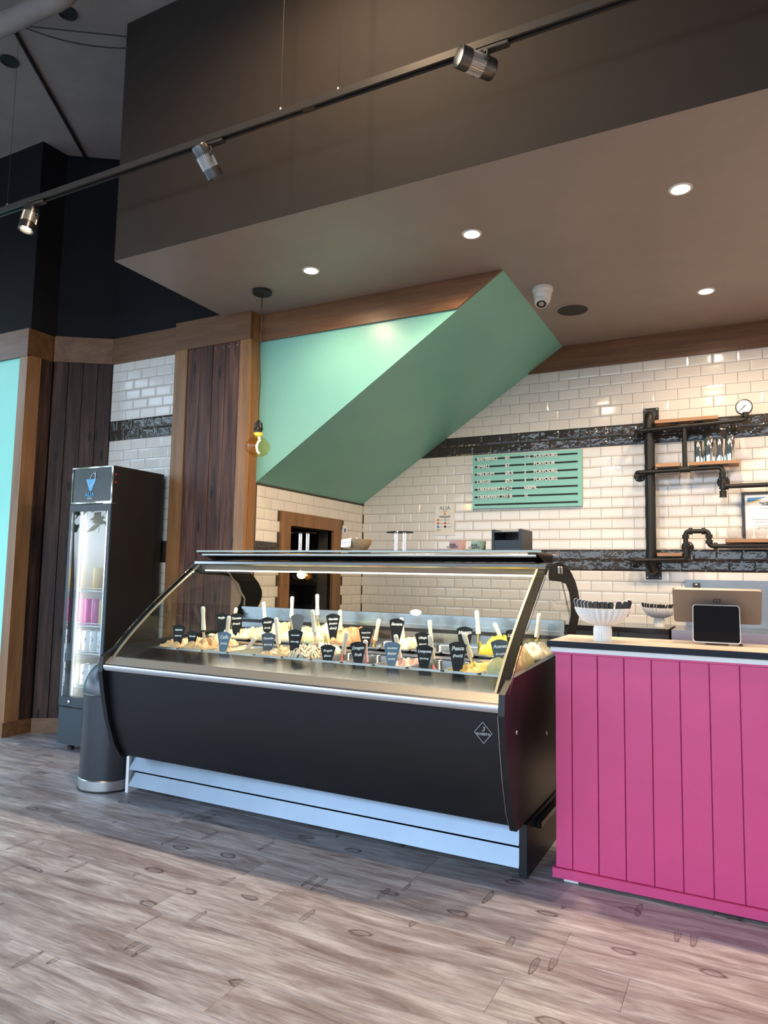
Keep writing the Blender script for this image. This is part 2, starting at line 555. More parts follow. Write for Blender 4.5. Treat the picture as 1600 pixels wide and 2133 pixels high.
def text(name, s, size, mat, parent, mtx, align='CENTER', depth=0.0006, shear=0.0, spacing=1.0, line=0.9, bold=0.0):
    """lettering built from the default font, turned into a mesh; mtx maps text plane (x right, y up, z out) to parent's coordinates"""
    cu = bpy.data.curves.new(name, 'FONT')
    cu.body = s
    cu.size = size
    cu.align_x = align
    cu.align_y = 'CENTER'
    cu.extrude = depth
    cu.shear = shear
    cu.space_character = spacing
    cu.space_line = line
    cu.offset = bold
    cu.resolution_u = 3
    t = bpy.data.objects.new(name, cu)
    COL.objects.link(t)
    me = bpy.data.meshes.new_from_object(t)
    bpy.data.objects.remove(t)
    bpy.data.curves.remove(cu)
    me.transform(mtx)
    me.materials.clear()
    me.materials.append(MATS[mat])
    o = bpy.data.objects.new(name, me)
    COL.objects.link(o)
    o.parent = parent
    return o

FACE_FRONT = Matrix(((1, 0, 0, 0), (0, 0, -1, 0), (0, 1, 0, 0), (0, 0, 0, 1)))  # text readable from -Y
def front(x, y, z):
    return Matrix.Translation((x, y, z)) @ FACE_FRONT

# ------------------------------------------------------------------ the room
ZS, ZC = 2.935, 4.39            # soffit and upper ceiling heights
YW = 5.25                       # tiled back wall
XL = -2.915                     # wall under the stair
XR, XW, YF = 2.4, -7.2, -3.6    # right wall, side shop front, front shop front
fl = struct('floor', boxes((XW - 0.3, XR + 0.2, YF - 0.3, YW + 0.2, -0.15, -0.006)), 'dirt_plaster')
# floor planks: the ones in view are single boards
PW, PL = 0.184, 1.22
def plank_mesh(L):
    bm = bmesh.new()
    box(bm, -L / 2, L / 2, -PW / 2 + 0.0004, PW / 2 - 0.0004, -0.006, 0)
    top = [e for e in bm.edges if all(v.co.z > -0.001 for v in e.verts)]
    bmesh.ops.bevel(bm, geom=top, offset=0.0007, segments=1, affect='EDGES')
    me = bpy.data.meshes.new('plank')
    bm.to_mesh(me); bm.free()
    me.materials.append(MATS['floor_wood'])
    return me
pmesh = plank_mesh(PL - 0.0008)
rest = bmesh.new()
y = YF
row = 0
while y < YW:
    off = random.random() * PL
    x = XW - off
    while x < XR:
        cx, cy = x + PL / 2, y + PW / 2
        inview = 0.55 < cy < 3.75 and -5.7 < cx < 0.7 and cy > 0.9 - 0.25 * cx * 0.2 and cx < 0.75 - 0.02 * cy and cx > -1.35 * cy - 1.2
        if inview:
            child('plank', pmesh, fl, (cx, cy, 0))
        else:
            x0, x1 = max(x + 0.0005, XW), min(x + PL - 0.0005, XR)
            if x1 - x0 > 0.02:
                box(rest, x0, x1, y + 0.0005, min(y + PW - 0.0005, YW), -0.006, -0.0002)
        x += PL
    y += PW
    row += 1
po = obj('plank_field', rest, 'floor_wood', fl)
po['kind'] = 'stuff'

# tiles ----------------------------------------------------------
TW, TH, ZT = 0.152, 0.0757, 2.751
def tile_mesh(mat):
    bm = bmesh.new()
    w, h = TW / 2 - 0.0011, TH / 2 - 0.0011
    loops = []
    for dx, y in ((0, 0.0), (0, -0.0025), (0.012, -0.0042)):
        loops.append([bm.verts.new((sx * (w - dx), y, sz * (h - dx))) for sx, sz in ((-1, -1), (1, -1), (1, 1), (-1, 1))])
    for a, b in zip(loops, loops[1:]):
        for i in range(4):
            bm.faces.new((a[i], a[(i + 1) % 4], b[(i + 1) % 4], b[i]))
    bm.faces.new(loops[-1])
    bmesh.ops.recalc_face_normals(bm, faces=bm.faces[:])
    me = bpy.data.meshes.new('tile')
    bm.to_mesh(me); bm.free()
    me.materials.append(MATS[mat])
    return me
TM = {False: tile_mesh('tile_white'), True: tile_mesh('tile_dark')}
def is_dark(r):
    return r in (6, 7, 18, 19)
def tile_rows(u0, u1, uj, keep):
    """tiles of a wall running along u: yields (row, uc, zc, width)"""
    for r in range(0, 36):
        zt = ZT - r * TH
        zc = zt - TH / 2
        if zc < 0:
            break
        k0 = math.floor((u0 - uj) / TW) - 1
        for k in range(k0, k0 + int((u1 - u0) / TW) + 4):
            a = uj + (k + (0.5 if r % 2 else 0)) * TW
            b = a + TW
            a2, b2 = max(a, u0), min(b, u1)
            if b2 - a2 < 0.012:
                continue
            if keep(r, a2, b2, zc):
                yield r, (a2 + b2) / 2, zc, (b2 - a2)
def slope_z(x):                 # underside of the stair box
    return 1.782 + 0.6705 * (x + 2.915)
def tile_wall(parent, items, place, limit=300, key=None):
    items = sorted(items, key=key) if key else list(items)
    bmr = {False: bmesh.new(), True: bmesh.new()}
    n = {False: 0, True: 0}
    for i, (r, u, z, w) in enumerate(items):
        d = is_dark(r)
        loc, rot = place(u, z)
        if i < limit:
            child('tile', TM[d], parent, loc, rot, ((w - 0.002) / (TW - 0.002), 1, 1))
        else:
            mtx = Matrix.Translation(loc) @ Matrix.Rotation(rot[2], 4, 'Z') @ Matrix.Diagonal((w / TW, 1, 1, 1))
            tmp = bmesh.new(); tmp.from_mesh(TM[d]); tmp.transform(mtx)
            me = bpy.data.meshes.new('t'); tmp.to_mesh(me); tmp.free()
            bmr[d].from_mesh(me); bpy.data.meshes.remove(me); n[d] += 1
    for d in (False, True):
        if n[d]:
            o = obj('tile_field', bmr[d], 'tile_dark' if d else 'tile_white', parent)
            o['kind'] = 'stuff'
        else:
            bmr[d].free()

wb = struct('wall_back', boxes((-4.6, XR + 0.2, YW + 0.0, YW + 0.15, 0, ZC)), 'grout')
its = list(tile_rows(XL + 0.004, 0.75, -0.622, lambda r, a, b, z: z + TH / 2 < 2.76 and z > 0.84 and (b > -1.2 or z - TH / 2 < slope_z(b))))
tile_wall(wb, its, lambda u, z: ((u, YW, z), (0, 0, 0)), 296, key=lambda t: (t[1] > 0.24, -t[1] + (2.2 if t[2] < 1.0 and t[1] < -0.7 else 0)))
# wall under the stair, with the low hatch door
D0, D1, DZ = 4.157, 4.746, 1.518
wl_ = struct('wall_left', boxes((XL - 0.12, XL, 3.762, D0, 0, ZS), (XL - 0.12, XL, D1, YW, 0, ZS), (XL - 0.12, XL, D0, D1, DZ, ZS)), 'grout')
F0, F1, FZ = 4.046, 4.869, 1.616
its = list(tile_rows(3.775, YW - 0.004, 3.79, lambda r, a, b, z: z + TH / 2 < 1.84 and z > 0.5 and not (a > F0 - 0.07 and b < F1 + 0.07 and z < FZ)))
its2 = []
for r, u, z, w in its:          # trim tiles at the hatch frame
    a, b = u - w / 2, u + w / 2
    if z - TH / 2 < FZ - 0.01:
        if a < F0 < b and b < F1: b = F0
        elif a < F1 < b: a = F1
        if b - a < 0.01 or (a > F0 - 0.005 and b < F1 + 0.005): continue
    its2.append((r, (a + b) / 2, z, b - a))
tile_wall(wl_, its2, lambda u, z: ((XL, u, z), (0, 0, R(90))), 300)
dr = struct('door_1', boxes((XL - 0.03, XL + 0.022, F0, D0, 0, FZ), (XL - 0.03, XL + 0.022, D1, F1, 0, FZ), (XL - 0.03, XL + 0.024, D0, D1, DZ, FZ)), 'trim_z')
obj('door_leaf', boxes((XL - 0.60, XL - 0.57, 4.2, 5.3, 0.01, 1.47), (XL - 0.58, XL - 0.56, 4.5, 4.53, 0.01, 1.49)), 'kitchen_dark', dr)
struct('wall_hatch', boxes((XL - 1.4, XL - 1.3, 3.8, YW + 0.1, 0, 2.0), (XL - 1.3, XL - 0.12, 3.78, 3.82, 0, 2.0), (XL - 1.3, XL - 0.12, 3.8, YW, 1.75, 1.8)), 'hatch_dark')
# stair box (mint), its timber beam and the beam along the back wall
XE = -1.195
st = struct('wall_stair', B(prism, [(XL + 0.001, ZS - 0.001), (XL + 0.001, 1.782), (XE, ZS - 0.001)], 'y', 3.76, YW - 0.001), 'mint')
xa = XE - (ZS - 2.748) / 0.6705
struct('trim_1', B(prism, [(XL + 0.002, ZS), (XL + 0.002, 2.748), (xa, 2.748), (XE, ZS)], 'y', 3.742, 3.761), 'trim_x')
struct('trim_2', boxes((-1.46, XR, YW - 0.022, YW + 0.01, 2.7505, ZS + 0.003)), 'trim_x')
# pillar with timber frame and recycled boards
PY = 3.65
pl = struct('wall_pillar', boxes((-3.582, -2.918, PY + 0.02, 3.78, 0, ZS + 0.01)), 'hatch_dark')
struct('trim_3', boxes((-3.585, -3.469, PY, PY + 0.03, 0, 2.74)), 'trim_z', pl)
struct('trim_4', boxes((-3.0, XL, PY, PY + 0.03, 0, 2.74)), 'trim_z', pl)
struct('trim_5', boxes((-3.587, XL, PY - 0.002, PY + 0.03, 2.74, 2.946)), 'trim_x', pl)
struct('trim_6', boxes((-2.935, XL + 0.002, PY + 0.0305, 3.762, 0, 2.74), (-2.935, XL + 0.004, PY + 0.0305, 3.768, 2.7405, ZS)), 'trim_z', pl)
def board(parent, p0, p1, z0, z1, depth, mat='old_board'):
    """a vertical board standing between two floor points (its front face line), pieces slightly proud or uneven"""
    a, b = Vector((p0[0], p0[1], 0)), Vector((p1[0], p1[1], 0))
    d = (b - a); L = d.length; d.normalize()
    n = Vector((d.y, -d.x, 0))
    bm = bmesh.new()
    box(bm, -L / 2 + 0.0012, L / 2 - 0.0012, 0, depth, z0, z1)
    es = [e for e in bm.edges if all(abs(v.co.y) < 1e-6 for v in e.verts)]
    bmesh.ops.bevel(bm, geom=es, offset=0.0022, segments=1, affect='EDGES')
    o = obj('board', bm, mat, parent, local=True)
    o.location = (a + b) / 2 + n * random.uniform(-0.001, 0.003) - wloc(parent)
    o.rotation_euler = (0, 0, math.atan2(d.y, d.x))
    return o
ed = [-3.469, -3.352, -3.240, -3.128, -3.0]
for a, b in zip(ed, ed[1:]):
    board(pl, (a, PY + 0.008), (b, PY + 0.008), 0.0, 2.742, 0.02)
nails = bmesh.new()
for x in (-3.222, -3.15, -3.10, -3.03):
    lathe(nails, [(0.004, 0), (0.004, 0.003)], 8, (x, PY + 0.0095, 2.715), Matrix.Rotation(R(90), 4, 'X'))
no = obj('nail', nails, 'bolt', pl); no['kind'] = 'stuff'
# tiled alcove behind the fridge
YA = 3.70
al = struct('wall_alcove', boxes((-4.34, -3.58, YA, YA + 0.1, 0, ZS)), 'grout')
its = list(tile_rows(-4.258, -3.588, -4.258 + 0.075, lambda r, a, b, z: z + TH / 2 < 2.76 and z > 0.0))
tile_wall(al, its, lambda u, z: ((u, YA, z), (0, 0, 0)), 300)
struct('trim_7', boxes((-4.262, -3.58, YA - 0.018, YA + 0.02, 2.738, ZS)), 'trim_x')
# board-clad splay and the timber column left of it
c0, c1, c2 = Vector((-4.63, 3.245)), Vector((-4.615, 3.455)), Vector((-4.258, 3.692))
dv = struct('wall_splay', B(prism, [(c1.x - 0.02, c1.y + 0.03), (c2.x - 0.01, c2.y + 0.03), (c2.x - 0.01, c2.y + 0.15), (c1.x - 0.2, c1.y + 0.15)], 'z', 0, ZS), 'hatch_dark')
for i in range(4):
    p, q = c1.lerp(c2, i / 4), c1.lerp(c2, (i + 1) / 4)
    board(dv, p, q, 0.1, 2.745, 0.02, 'shaded_board')
dd = (c2 - c1).normalized(); nn = Vector((dd.y, -dd.x))
def splay_strip(z0, z1, t):
    return B(prism, [tuple(c1 + nn * t), tuple(c2 + nn * t), tuple(c2), tuple(c1)], 'z', z0, z1)
struct('trim_8', splay_strip(2.738, ZS, 0.014), 'trim_x', dv)
struct('baseboard_splay', splay_strip(0, 0.102, 0.012), 'trim_x', dv)
cl = struct('wall_column', boxes((-4.72, -4.64, 3.26, 3.56, 0, ZS)), 'hatch_dark')
struct('trim_9', boxes((-4.712, -4.6395, 3.242, 3.262, 0.1, 2.726)), 'trim_z', cl)
struct('trim_10', boxes((-4.639, -4.627, 3.2425, 3.355, 0.1, 2.735)), 'trim_z', cl)
board(cl, (-4.632, 3.357), (-4.626, 3.452), 0.1, 2.745, 0.014, 'shaded_board')
struct('trim_11', boxes((-7.2, -4.627, 3.238, 3.262, 2.7265, ZS), (-4.6395, -4.625, 3.2405, 3.465, 2.7355, ZS)), 'trim_x', cl)
struct('baseboard_column', boxes((-7.2, -4.625, 3.234, 3.258, 0, 0.1), (-4.6405, -4.622, 3.258, 3.455, 0, 0.1)), 'trim_x', cl)
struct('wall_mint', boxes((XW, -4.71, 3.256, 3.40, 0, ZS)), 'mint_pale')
# dark wall above the timber band, up to the high ceiling
struct('wall_upper', B(prism, [(XW, 3.258), (-4.632, 3.258), (-4.617, 3.462), (-4.262, 3.70), (-3.0, 3.70), (-3.0, 3.85), (XW, 3.85)], 'z', ZS + 0.0005, ZC), 'upper_wall')
# dropped bulkhead
struct('wall_bulkhead', boxes((-3.165, XR, 2.714, 2.75, ZS, ZC), (-3.165, -3.13, 2.75, 3.70, ZS, ZC)), 'bulkhead')
struct('ceiling_soffit', boxes((-3.164, XR, 2.716, YW + 0.1, ZS - 0.0005, ZS + 0.06)), 'soffit')
ce = struct('ceiling', boxes((XW - 0.2, XR + 0.2, YF - 0.2, YW + 0.2, ZC, ZC + 0.15)), 'upper_ceiling')
for x, y in ((-3.413, 2.497), (-4.081, 2.60)):
    rb = bmesh.new()
    lathe(rb, [(0.055, -0.002), (0.055, -0.010), (0.047, -0.010), (0.045, -0.003)], 24, (x, y, ZC), cap=False)
    lathe(rb, [(0.047, -0.003), (0.047, -0.0025)], 24, (x, y, ZC))
    obj('recess', rb, 'hatch_dark', ce)
# right wall, and the two glazed shop fronts behind and left of the camera
struct('wall_right', boxes((XR, XR + 0.15, YF, YW, 0, ZC)), 'room_wall')
struct('wall_front', boxes((XW, XR, YF - 0.12, YF, 0, 0.1), (XW, XR, YF - 0.12, YF, 3.8, ZC), (1.9, XR, YF - 0.12, YF, 0, ZC), (XW - 0.12, XW, YF, 3.4, 3.8, ZC), (XW - 0.12, XW, YF, 3.4, 0, 0.1), (XW - 0.12, XW, 2.7, 3.4, 0, ZC)), 'room_wall')
for i in range(5):
    x0 = XW + 0.1 + i * 1.8; x1 = x0 + 1.8
    w = struct('window_%d' % (i + 1), boxes((x0 - 0.03, x0 + 0.03, YF - 0.1, YF - 0.03, 0.1, 3.8), (x0, x1, YF - 0.1, YF - 0.03, 3.75, 3.8), (x0, x1, YF - 0.1, YF - 0.03, 2.35, 2.40)), 'satin_black')
    obj('pane', boxes((x0 + 0.03, x1 - 0.03, YF - 0.07, YF - 0.062, 0.1, 3.75)), 'window_glass', w)
for i in range(4):
    y0 = YF + i * 1.575; y1 = y0 + 1.575
    w = struct('window_%d' % (i + 6), boxes((XW - 0.1, XW - 0.03, y0 - 0.03, y0 + 0.03, 0.1, 3.8), (XW - 0.1, XW - 0.03, y0, y1, 2.35, 2.40)), 'satin_black')
    obj('pane', boxes((XW - 0.07, XW - 0.062, y0 + 0.03, y1 - 0.03, 0.1, 3.75)), 'window_glass', w)

# ------------------------------------------------------------------ gelato display case
CX0, CX1 = -2.910, -0.797
case = thing('display_case', 'long black gelato display case with sloped glass front and chrome louvred base', 'display case', (-1.86, 2.8, 0))
# front body panel, slightly bowed
prof = [(2.570, 0.667), (2.585, 0.56), (2.615, 0.42), (2.660, 0.30), (2.707, 0.225)]
back = [(y + 0.03, z) for y, z in prof[::-1]]
obj('front_panel', B(prism, prof + back, 'x', CX0 + 0.03, CX1 - 0.026), 'case_black', case, smooth=True)
endp = [(2.540, 0.742), (2.535, 0.665), (2.555, 0.56), (2.590, 0.42), (2.638, 0.29), (2.690, 0.213), (3.80, 0.213), (3.80, 0.836), (2.64, 0.791)]
for a, b in ((CX0, CX0 + 0.028), (CX1 - 0.024, CX1)):
    e_ = obj('end_panel', B(prism, endp, 'x', a, b), 'case_black', case)
    if b == CX1:
        for y, z in ((2.69, 0.580), (3.15, 0.493)):
            sb = bmesh.new()
            lathe(sb, [(0.009, 0), (0.008, 0.003), (0.003, 0.004)], 12, (CX1, y, z), Matrix.Rotation(R(90), 4, 'Y'))
            obj('screw_cap', sb, 'bolt', e_, smooth=True)
        obj('edge_strip', B(prism, [(y - 0.0015, z) for y, z in endp[1:6]] + [(y + 0.003, z) for y, z in endp[5:0:-1]], 'x', CX1 - 0.0265, CX1 - 0.0243), 'aluminium', e_)
obj('rear_panel', boxes((CX0 + 0.03, CX1 - 0.03, 3.77, 3.80, 0.22, 0.83)), 'case_black', case)
obj('floor_tray', boxes((CX0 + 0.03, CX1 - 0.03, 2.74, 3.77, 0.215, 0.235), (CX0 + 0.03, CX1 - 0.03, 2.78, 3.76, 0.59, 0.6)), 'steel', case)
# aluminium bumper: sloped ledge above, rounded rail below
obj('trim_ledge', B(prism, [(2.546, 0.708), (2.582, 0.738), (2.590, 0.734), (2.585, 0.700), (2.57, 0.69)], 'x', CX0 + 0.03, CX1 - 0.026), 'cream_alu', case)
obj('trim_rail', B(prism, [(2.548, 0.7065), (2.540, 0.700), (2.538, 0.688), (2.543, 0.674), (2.556, 0.6675), (2.59, 0.6675), (2.59, 0.695)], 'x', CX0 + 0.03, CX1 - 0.026), 'aluminium', case, smooth=True)
# inner apron and pan deck
obj('apron', B(prism, [(2.592, 0.734), (2.805, 0.767), (2.805, 0.757), (2.592, 0.724)], 'x', CX0 + 0.03, CX1 - 0.026), 'apron_steel', case)
PX0, PITCH = -2.834, 0.167
RF, RB = 0.774, 0.806           # rim heights front and back row
YF0, YB0 = 2.825, 3.208         # front rim edges
dk = bmesh.new()
box(dk, CX0 + 0.03, CX1 - 0.026, 2.805, 2.830, 0.758, 0.7675)
box(dk, CX0 + 0.03, CX1 - 0.026, 3.178, 3.2115, 0.777, 0.788)
box(dk, CX0 + 0.03, PX0 + 0.004, 2.833, 3.64, 0.755, 0.765)
box(dk, PX0 + 12 * PITCH - 0.004, CX1 - 0.026, 2.833, 3.64, 0.755, 0.765)
box(dk, CX0 + 0.03, CX1 - 0.026, 3.5615, 3.625, 0.796, 0.806)
obj('deck_frame', dk, 'steel', case)
rr_ = bmesh.new()
box(rr_, CX0 + 0.03, CX1 - 0.03, 3.625, 3.64, 0.80, 0.955)
box(rr_, CX0 + 0.03, CX1 - 0.03, 3.615, 3.66, 0.945, 0.960)
box(rr_, CX0 + 0.03, CX1 - 0.03, 3.612, 3.626, 0.895, 0.905)
obj('rear_rail', rr_, 'rear_steel', case)
obj('rear_slot', boxes((CX0 + 0.03, CX1 - 0.03, 3.618, 3.6248, 0.862, 0.882)), 'satin_black', case)
obj('rear_shelf', boxes((CX0 + 0.03, CX1 - 0.03, 3.66, 3.80, 0.8365, 0.85)), 'steel', case)
# curved front glass
gl_ = [(2.582, 0.739), (2.638, 0.797), (2.717, 0.871), (2.815, 0.953), (2.930, 1.041), (3.060, 1.133), (3.190, 1.2215)]
def inset(p, d):
    """offset the front-glass line inwards (down and back) by d"""
    out = []
    for i, q in enumerate(p):
        u, v = Vector(p[max(i - 1, 0)]), Vector(p[min(i + 1, len(p) - 1)])
        t = (v - u).normalized()
        out.append((q[0] + t.y * d, q[1] - t.x * d))
    return out
obj('front_glass', B(prism, gl_ + inset(gl_, -0.006)[::-1], 'x', CX0 + 0.012, CX1 - 0.012), 'front_glass', case, smooth=True)
dome = [(3.200, 1.2265), (3.285, 1.243), (3.36, 1.251), (3.455, 1.249), (3.565, 1.234), (3.665, 1.198), (3.75, 1.157), (3.81, 1.109), (3.848, 1.06), (3.853, 1.019), (3.83, 0.972), (3.79, 0.93), (3.74, 0.885)]
inner = [(3.505, 0.887), (3.57, 0.92), (3.63, 0.981), (3.642, 1.046), (3.605, 1.105), (3.535, 1.147), (3.425, 1.158), (3.20, 1.163), (3.184, 1.181)]
pane_ = inset(gl_, 0.0005)[:-1] + dome + [(3.74, 0.8365), (2.645, 0.7935)]
for a, b, c in ((CX0, CX0 + 0.008, CX0 + 0.0085), (CX1 - 0.008, CX1, CX1 + 0.0003)):
    e_ = obj('end_glass', B(prism, pane_, 'x', a, b), 'sheet_glass', case)
    obj('printed_border', B(prism, dome + inner, 'x', c, c + 0.002), 'print_black', e_)
    s_ = 1 if b == CX1 else 0
    u0, u1 = (CX1 - 0.046, CX1 - 0.0085) if s_ else (CX0 + 0.0110, CX0 + 0.040)
    g2 = gl_[:-1] + [(3.184, 1.217)]
    obj('glass_seal', B(prism, inset(g2, 0.0008) + inset(g2, 0.010)[::-1], 'x', u0, u1), 'print_black', e_, smooth=True)
    u2, u3 = (u0 - 0.010, u0) if s_ else (u1, u1 + 0.010)
    obj('glass_profile', B(prism, inset(g2, 0.0008) + inset(g2, 0.009)[::-1], 'x', u2, u3), 'cream_alu', e_, smooth=True)
    u4 = CX1 + 0.0001 if s_ else CX0 - 0.0021
    obj('edge_trim', B(prism, inset(g2, 0.0) + inset(g2, 0.006)[::-1], 'x', u4, u4 + 0.002), 'chrome', e_, smooth=True)
    xi = CX1 - 0.0175 if s_ else CX0 + 0.0115
    obj('rear_profile', B(prism, [(3.42, 1.21), (3.495, 1.166), (3.655, 1.007), (3.655, 0.962), (3.665, 0.962), (3.665, 1.011), (3.503, 1.173), (3.43, 1.217)], 'x', xi, xi + 0.006), 'cream_alu', e_)
    for yy in (3.345, 3.40):
        hb = bmesh.new()
        xx = b + 0.0024 if s_ else a - 0.012
        box(hb, xx, xx + 0.012, yy - 0.008, yy + 0.008, 1.194, 1.230, 0.003)
        obj('hinge_stud', hb, 'bolt', e_)
# top: aluminium rail, dark cover, LED strip
obj('top_rail', B(prism, [(3.182, 1.222), (3.186, 1.236), (3.205, 1.243), (3.25, 1.243), (3.25, 1.226), (3.195, 1.214)], 'x', CX0 + 0.012, CX1 - 0.012), 'aluminium', case, smooth=True)
obj('top_cover', B(prism, [(3.25, 1.241), (3.41, 1.245), (3.56, 1.232), (3.56, 1.222), (3.25, 1.222)], 'x', CX0 + 0.012, CX1 - 0.012), 'satin_black', case)
obj('light_housing', B(prism, [(3.222, 1.221), (3.29, 1.221), (3.29, 1.188), (3.235, 1.188)], 'x', CX0 + 0.03, CX1 - 0.03), 'cream_alu', case)
obj('light_strip', boxes((CX0 + 0.05, CX1 - 0.05, 3.236, 3.282, 1.180, 1.1878)), 'led', case)
lamp('case_light', 'AREA', Vector((-1.86, 3.25, 1.172)) - wloc(case), LED_W, (1.0, 0.90, 0.72), case, (0, -0.12, -1), shape='RECTANGLE', size=2.0, size_y=0.03)
# raised glass shelf on brackets
obj('top_shelf', boxes((-2.888, -0.830, 3.19, 3.56, 1.291, 1.301)), 'sheet_glass', case)
obj('shelf_edge', boxes((-2.888, -0.830, 3.186, 3.1898, 1.291, 1.301)), 'glass_edge', case)
obj('shelf_rail', B(tube, [(-2.865, 3.215, 1.277), (-0.86, 3.215, 1.277)], 0.0095, 12), 'aluminium', case, smooth=True)
obj('shelf_lip', B(prism, [(3.23, 1.283), (3.242, 1.283), (3.332, 1.250), (3.32, 1.248)], 'x', -2.85, -0.89), 'lamp_grey', case)
for x in (-2.872, -1.854, -0.875):
    w_ = 0.006 if x < -1 else 0.022
    yb = 3.43 if x < -1 else 3.50
    obj('bracket', B(prism, [(3.195, 1.2905), (3.215, 1.2905), (yb, 1.2905), (yb, 1.248), (3.345, 1.246), (3.315, 1.252), (3.20, 1.283)], 'x', x - w_, x + w_), 'gloss_black', case)
# louvred base
obj('base_plinth', boxes((-2.94, -0.83, 2.95, 3.63, 0.02, 0.19)), 'satin_black', case)
for z0 in (0.121, 0.036):
    obj('louvre', B(prism, [(2.802, z0), (2.828, z0 + 0.068), (2.840, z0 + 0.071), (2.852, z0 + 0.071), (2.852, z0 + 0.066), (2.833, z0 + 0.063), (2.810, z0 - 0.002)], 'x', -2.944, -0.822), 'louvre_steel', case)
obj('vent_strip', boxes((-2.944, -0.822, 2.812, 2.85, 0.199, 0.2065)), 'aluminium', case)
obj('side_leg', boxes((-2.966, -2.946, 2.803, 3.63, 0.0, 0.205)), 'white_paint', case)  # bright reflection on this leg painted in as white
obj('side_leg', boxes((-0.821, -0.790, 2.805, 3.63, 0.0, 0.205)), 'case_black', case)
obj('skirt_bar', boxes((-0.7895, -0.766, 2.935, 3.63, 0.155, 0.185, 0.004)), 'gloss_black', case)
# maker's diamond badge on the front
bd = bmesh.new()
bx, bz = -0.893, 0.590
by = 2.579
tilt = Matrix.Translation((bx, by, bz)) @ Matrix.Rotation(R(8), 4, 'X')
for i in range(4):
    a0, a1 = R(90 * i), R(90 * i + 90)
    p, q = (0.036 * math.cos(a0), 0.042 * math.sin(a0)), (0.036 * math.cos(a1), 0.042 * math.sin(a1))
    vs = [bd.verts.new(tilt @ Vector((x * s, yy, z * s))) for yy in (-0.0005, -0.002) for (x, z), s in ((p, 1), (q, 1), (q, 0.93), (p, 0.93))]
    for f in ((0, 1, 2, 3), (4, 7, 6, 5), (0, 4, 5, 1), (2, 6, 7, 3)):
        bd.faces.new([vs[j] for j in f])
bo = obj('badge', bd, 'logo_silver', case)
mt = Matrix.Translation(-wloc(case)) @ tilt
text('badge_lettering', 'ROSSETTI', 0.0125, 'logo_silver', bo, mt @ Matrix.Translation((0, -0.0012, -0.006)) @ FACE_FRONT, bold=0.0003)
text('badge_emblem', '3', 0.026, 'logo_silver', bo, mt @ Matrix.Translation((0, -0.0012, 0.013)) @ FACE_FRONT, shear=0.3)

# ------------------------------------------------------------------ gelato pans, gelato, signs, spatulas
FRONT = [('liquorice', 'tan', 0.008, 'tan'), ('biscuit', 'tan', 0.016, 'tan'), ('coffee latte', 'coffee', -0.02, 'light coffee'), ('nearly empty', 'coffee', -0.062, 'light brown'), ('caramel', 'caramel', 0.008, 'caramel cream'),
         ('chocolate chip', 'chip', 0.022, 'white chocolate-striped'), ('strawberry', 'red', -0.055, 'red'), ('dragon fruit', 'magenta', -0.06, 'magenta'), ('pale pink', 'palepink', -0.016, 'pale pink'),
         ('raspberry', 'raspberry', -0.065, 'raspberry red'), ('peach', 'peach', -0.012, 'peach yellow'), ('pineapple', 'pineapple', 0.050, 'pale yellow')]
BACK = [('vanilla', 'vanilla', 0.0, 'vanilla'), ('nougat', 'nougat', 0.012, 'nougat cream'), ('peanut', 'peanut', 0.034, 'peanut cream'), ('cream', 'cream', 0.024, 'yellow cream'), ('pistachio', 'pistachio', 0.040, 'pale green'),
        ('hazelnut', 'hazelnut', 0.034, 'orange brown'), ('passionfruit', 'passion', -0.05, 'golden'), ('banana', 'banana', 0.014, 'pale cream'), ('cherry', 'cherry', -0.07, 'dull pink'), ('low mango', 'mango', -0.03, 'yellow'),
        ('mango', 'mango', 0.036, 'bright yellow'), ('lemon', 'lemon', 0.020, 'white lemon')]
PANW, PAND, PANH = 0.163, 0.352, 0.12
def pan_mesh():
    bm = bmesh.new()
    spec = [(PANW, PAND, 0.012, -0.006), (PANW, PAND, 0.012, 0.0), (PANW - 0.012, PAND - 0.014, 0.018, 0.0), (PANW - 0.016, PAND - 0.018, 0.02, -0.004), (PANW - 0.030, PAND - 0.032, 0.03, -PANH + 0.012), (PANW - 0.050, PAND - 0.05, 0.03, -PANH)]
    rows = [[bm.verts.new((x, y, z)) for x, y in rrect(w, d, r)] for w, d, r, z in spec]
    n = len(rows[0])
    for a, b in zip(rows, rows[1:]):
        for i in range(n):
            bm.faces.new((a[i], a[(i + 1) % n], b[(i + 1) % n], b[i]))
    bm.faces.new(rows[-1])
    me = bpy.data.meshes.new('gelato_pan')
    bm.to_mesh(me); bm.free()
    me.materials.append(MATS['steel'])
    for p in me.polygons:
        p.use_smooth = True
    me.set_sharp_from_angle(angle=R(50))
    return me
PMESH = pan_mesh()
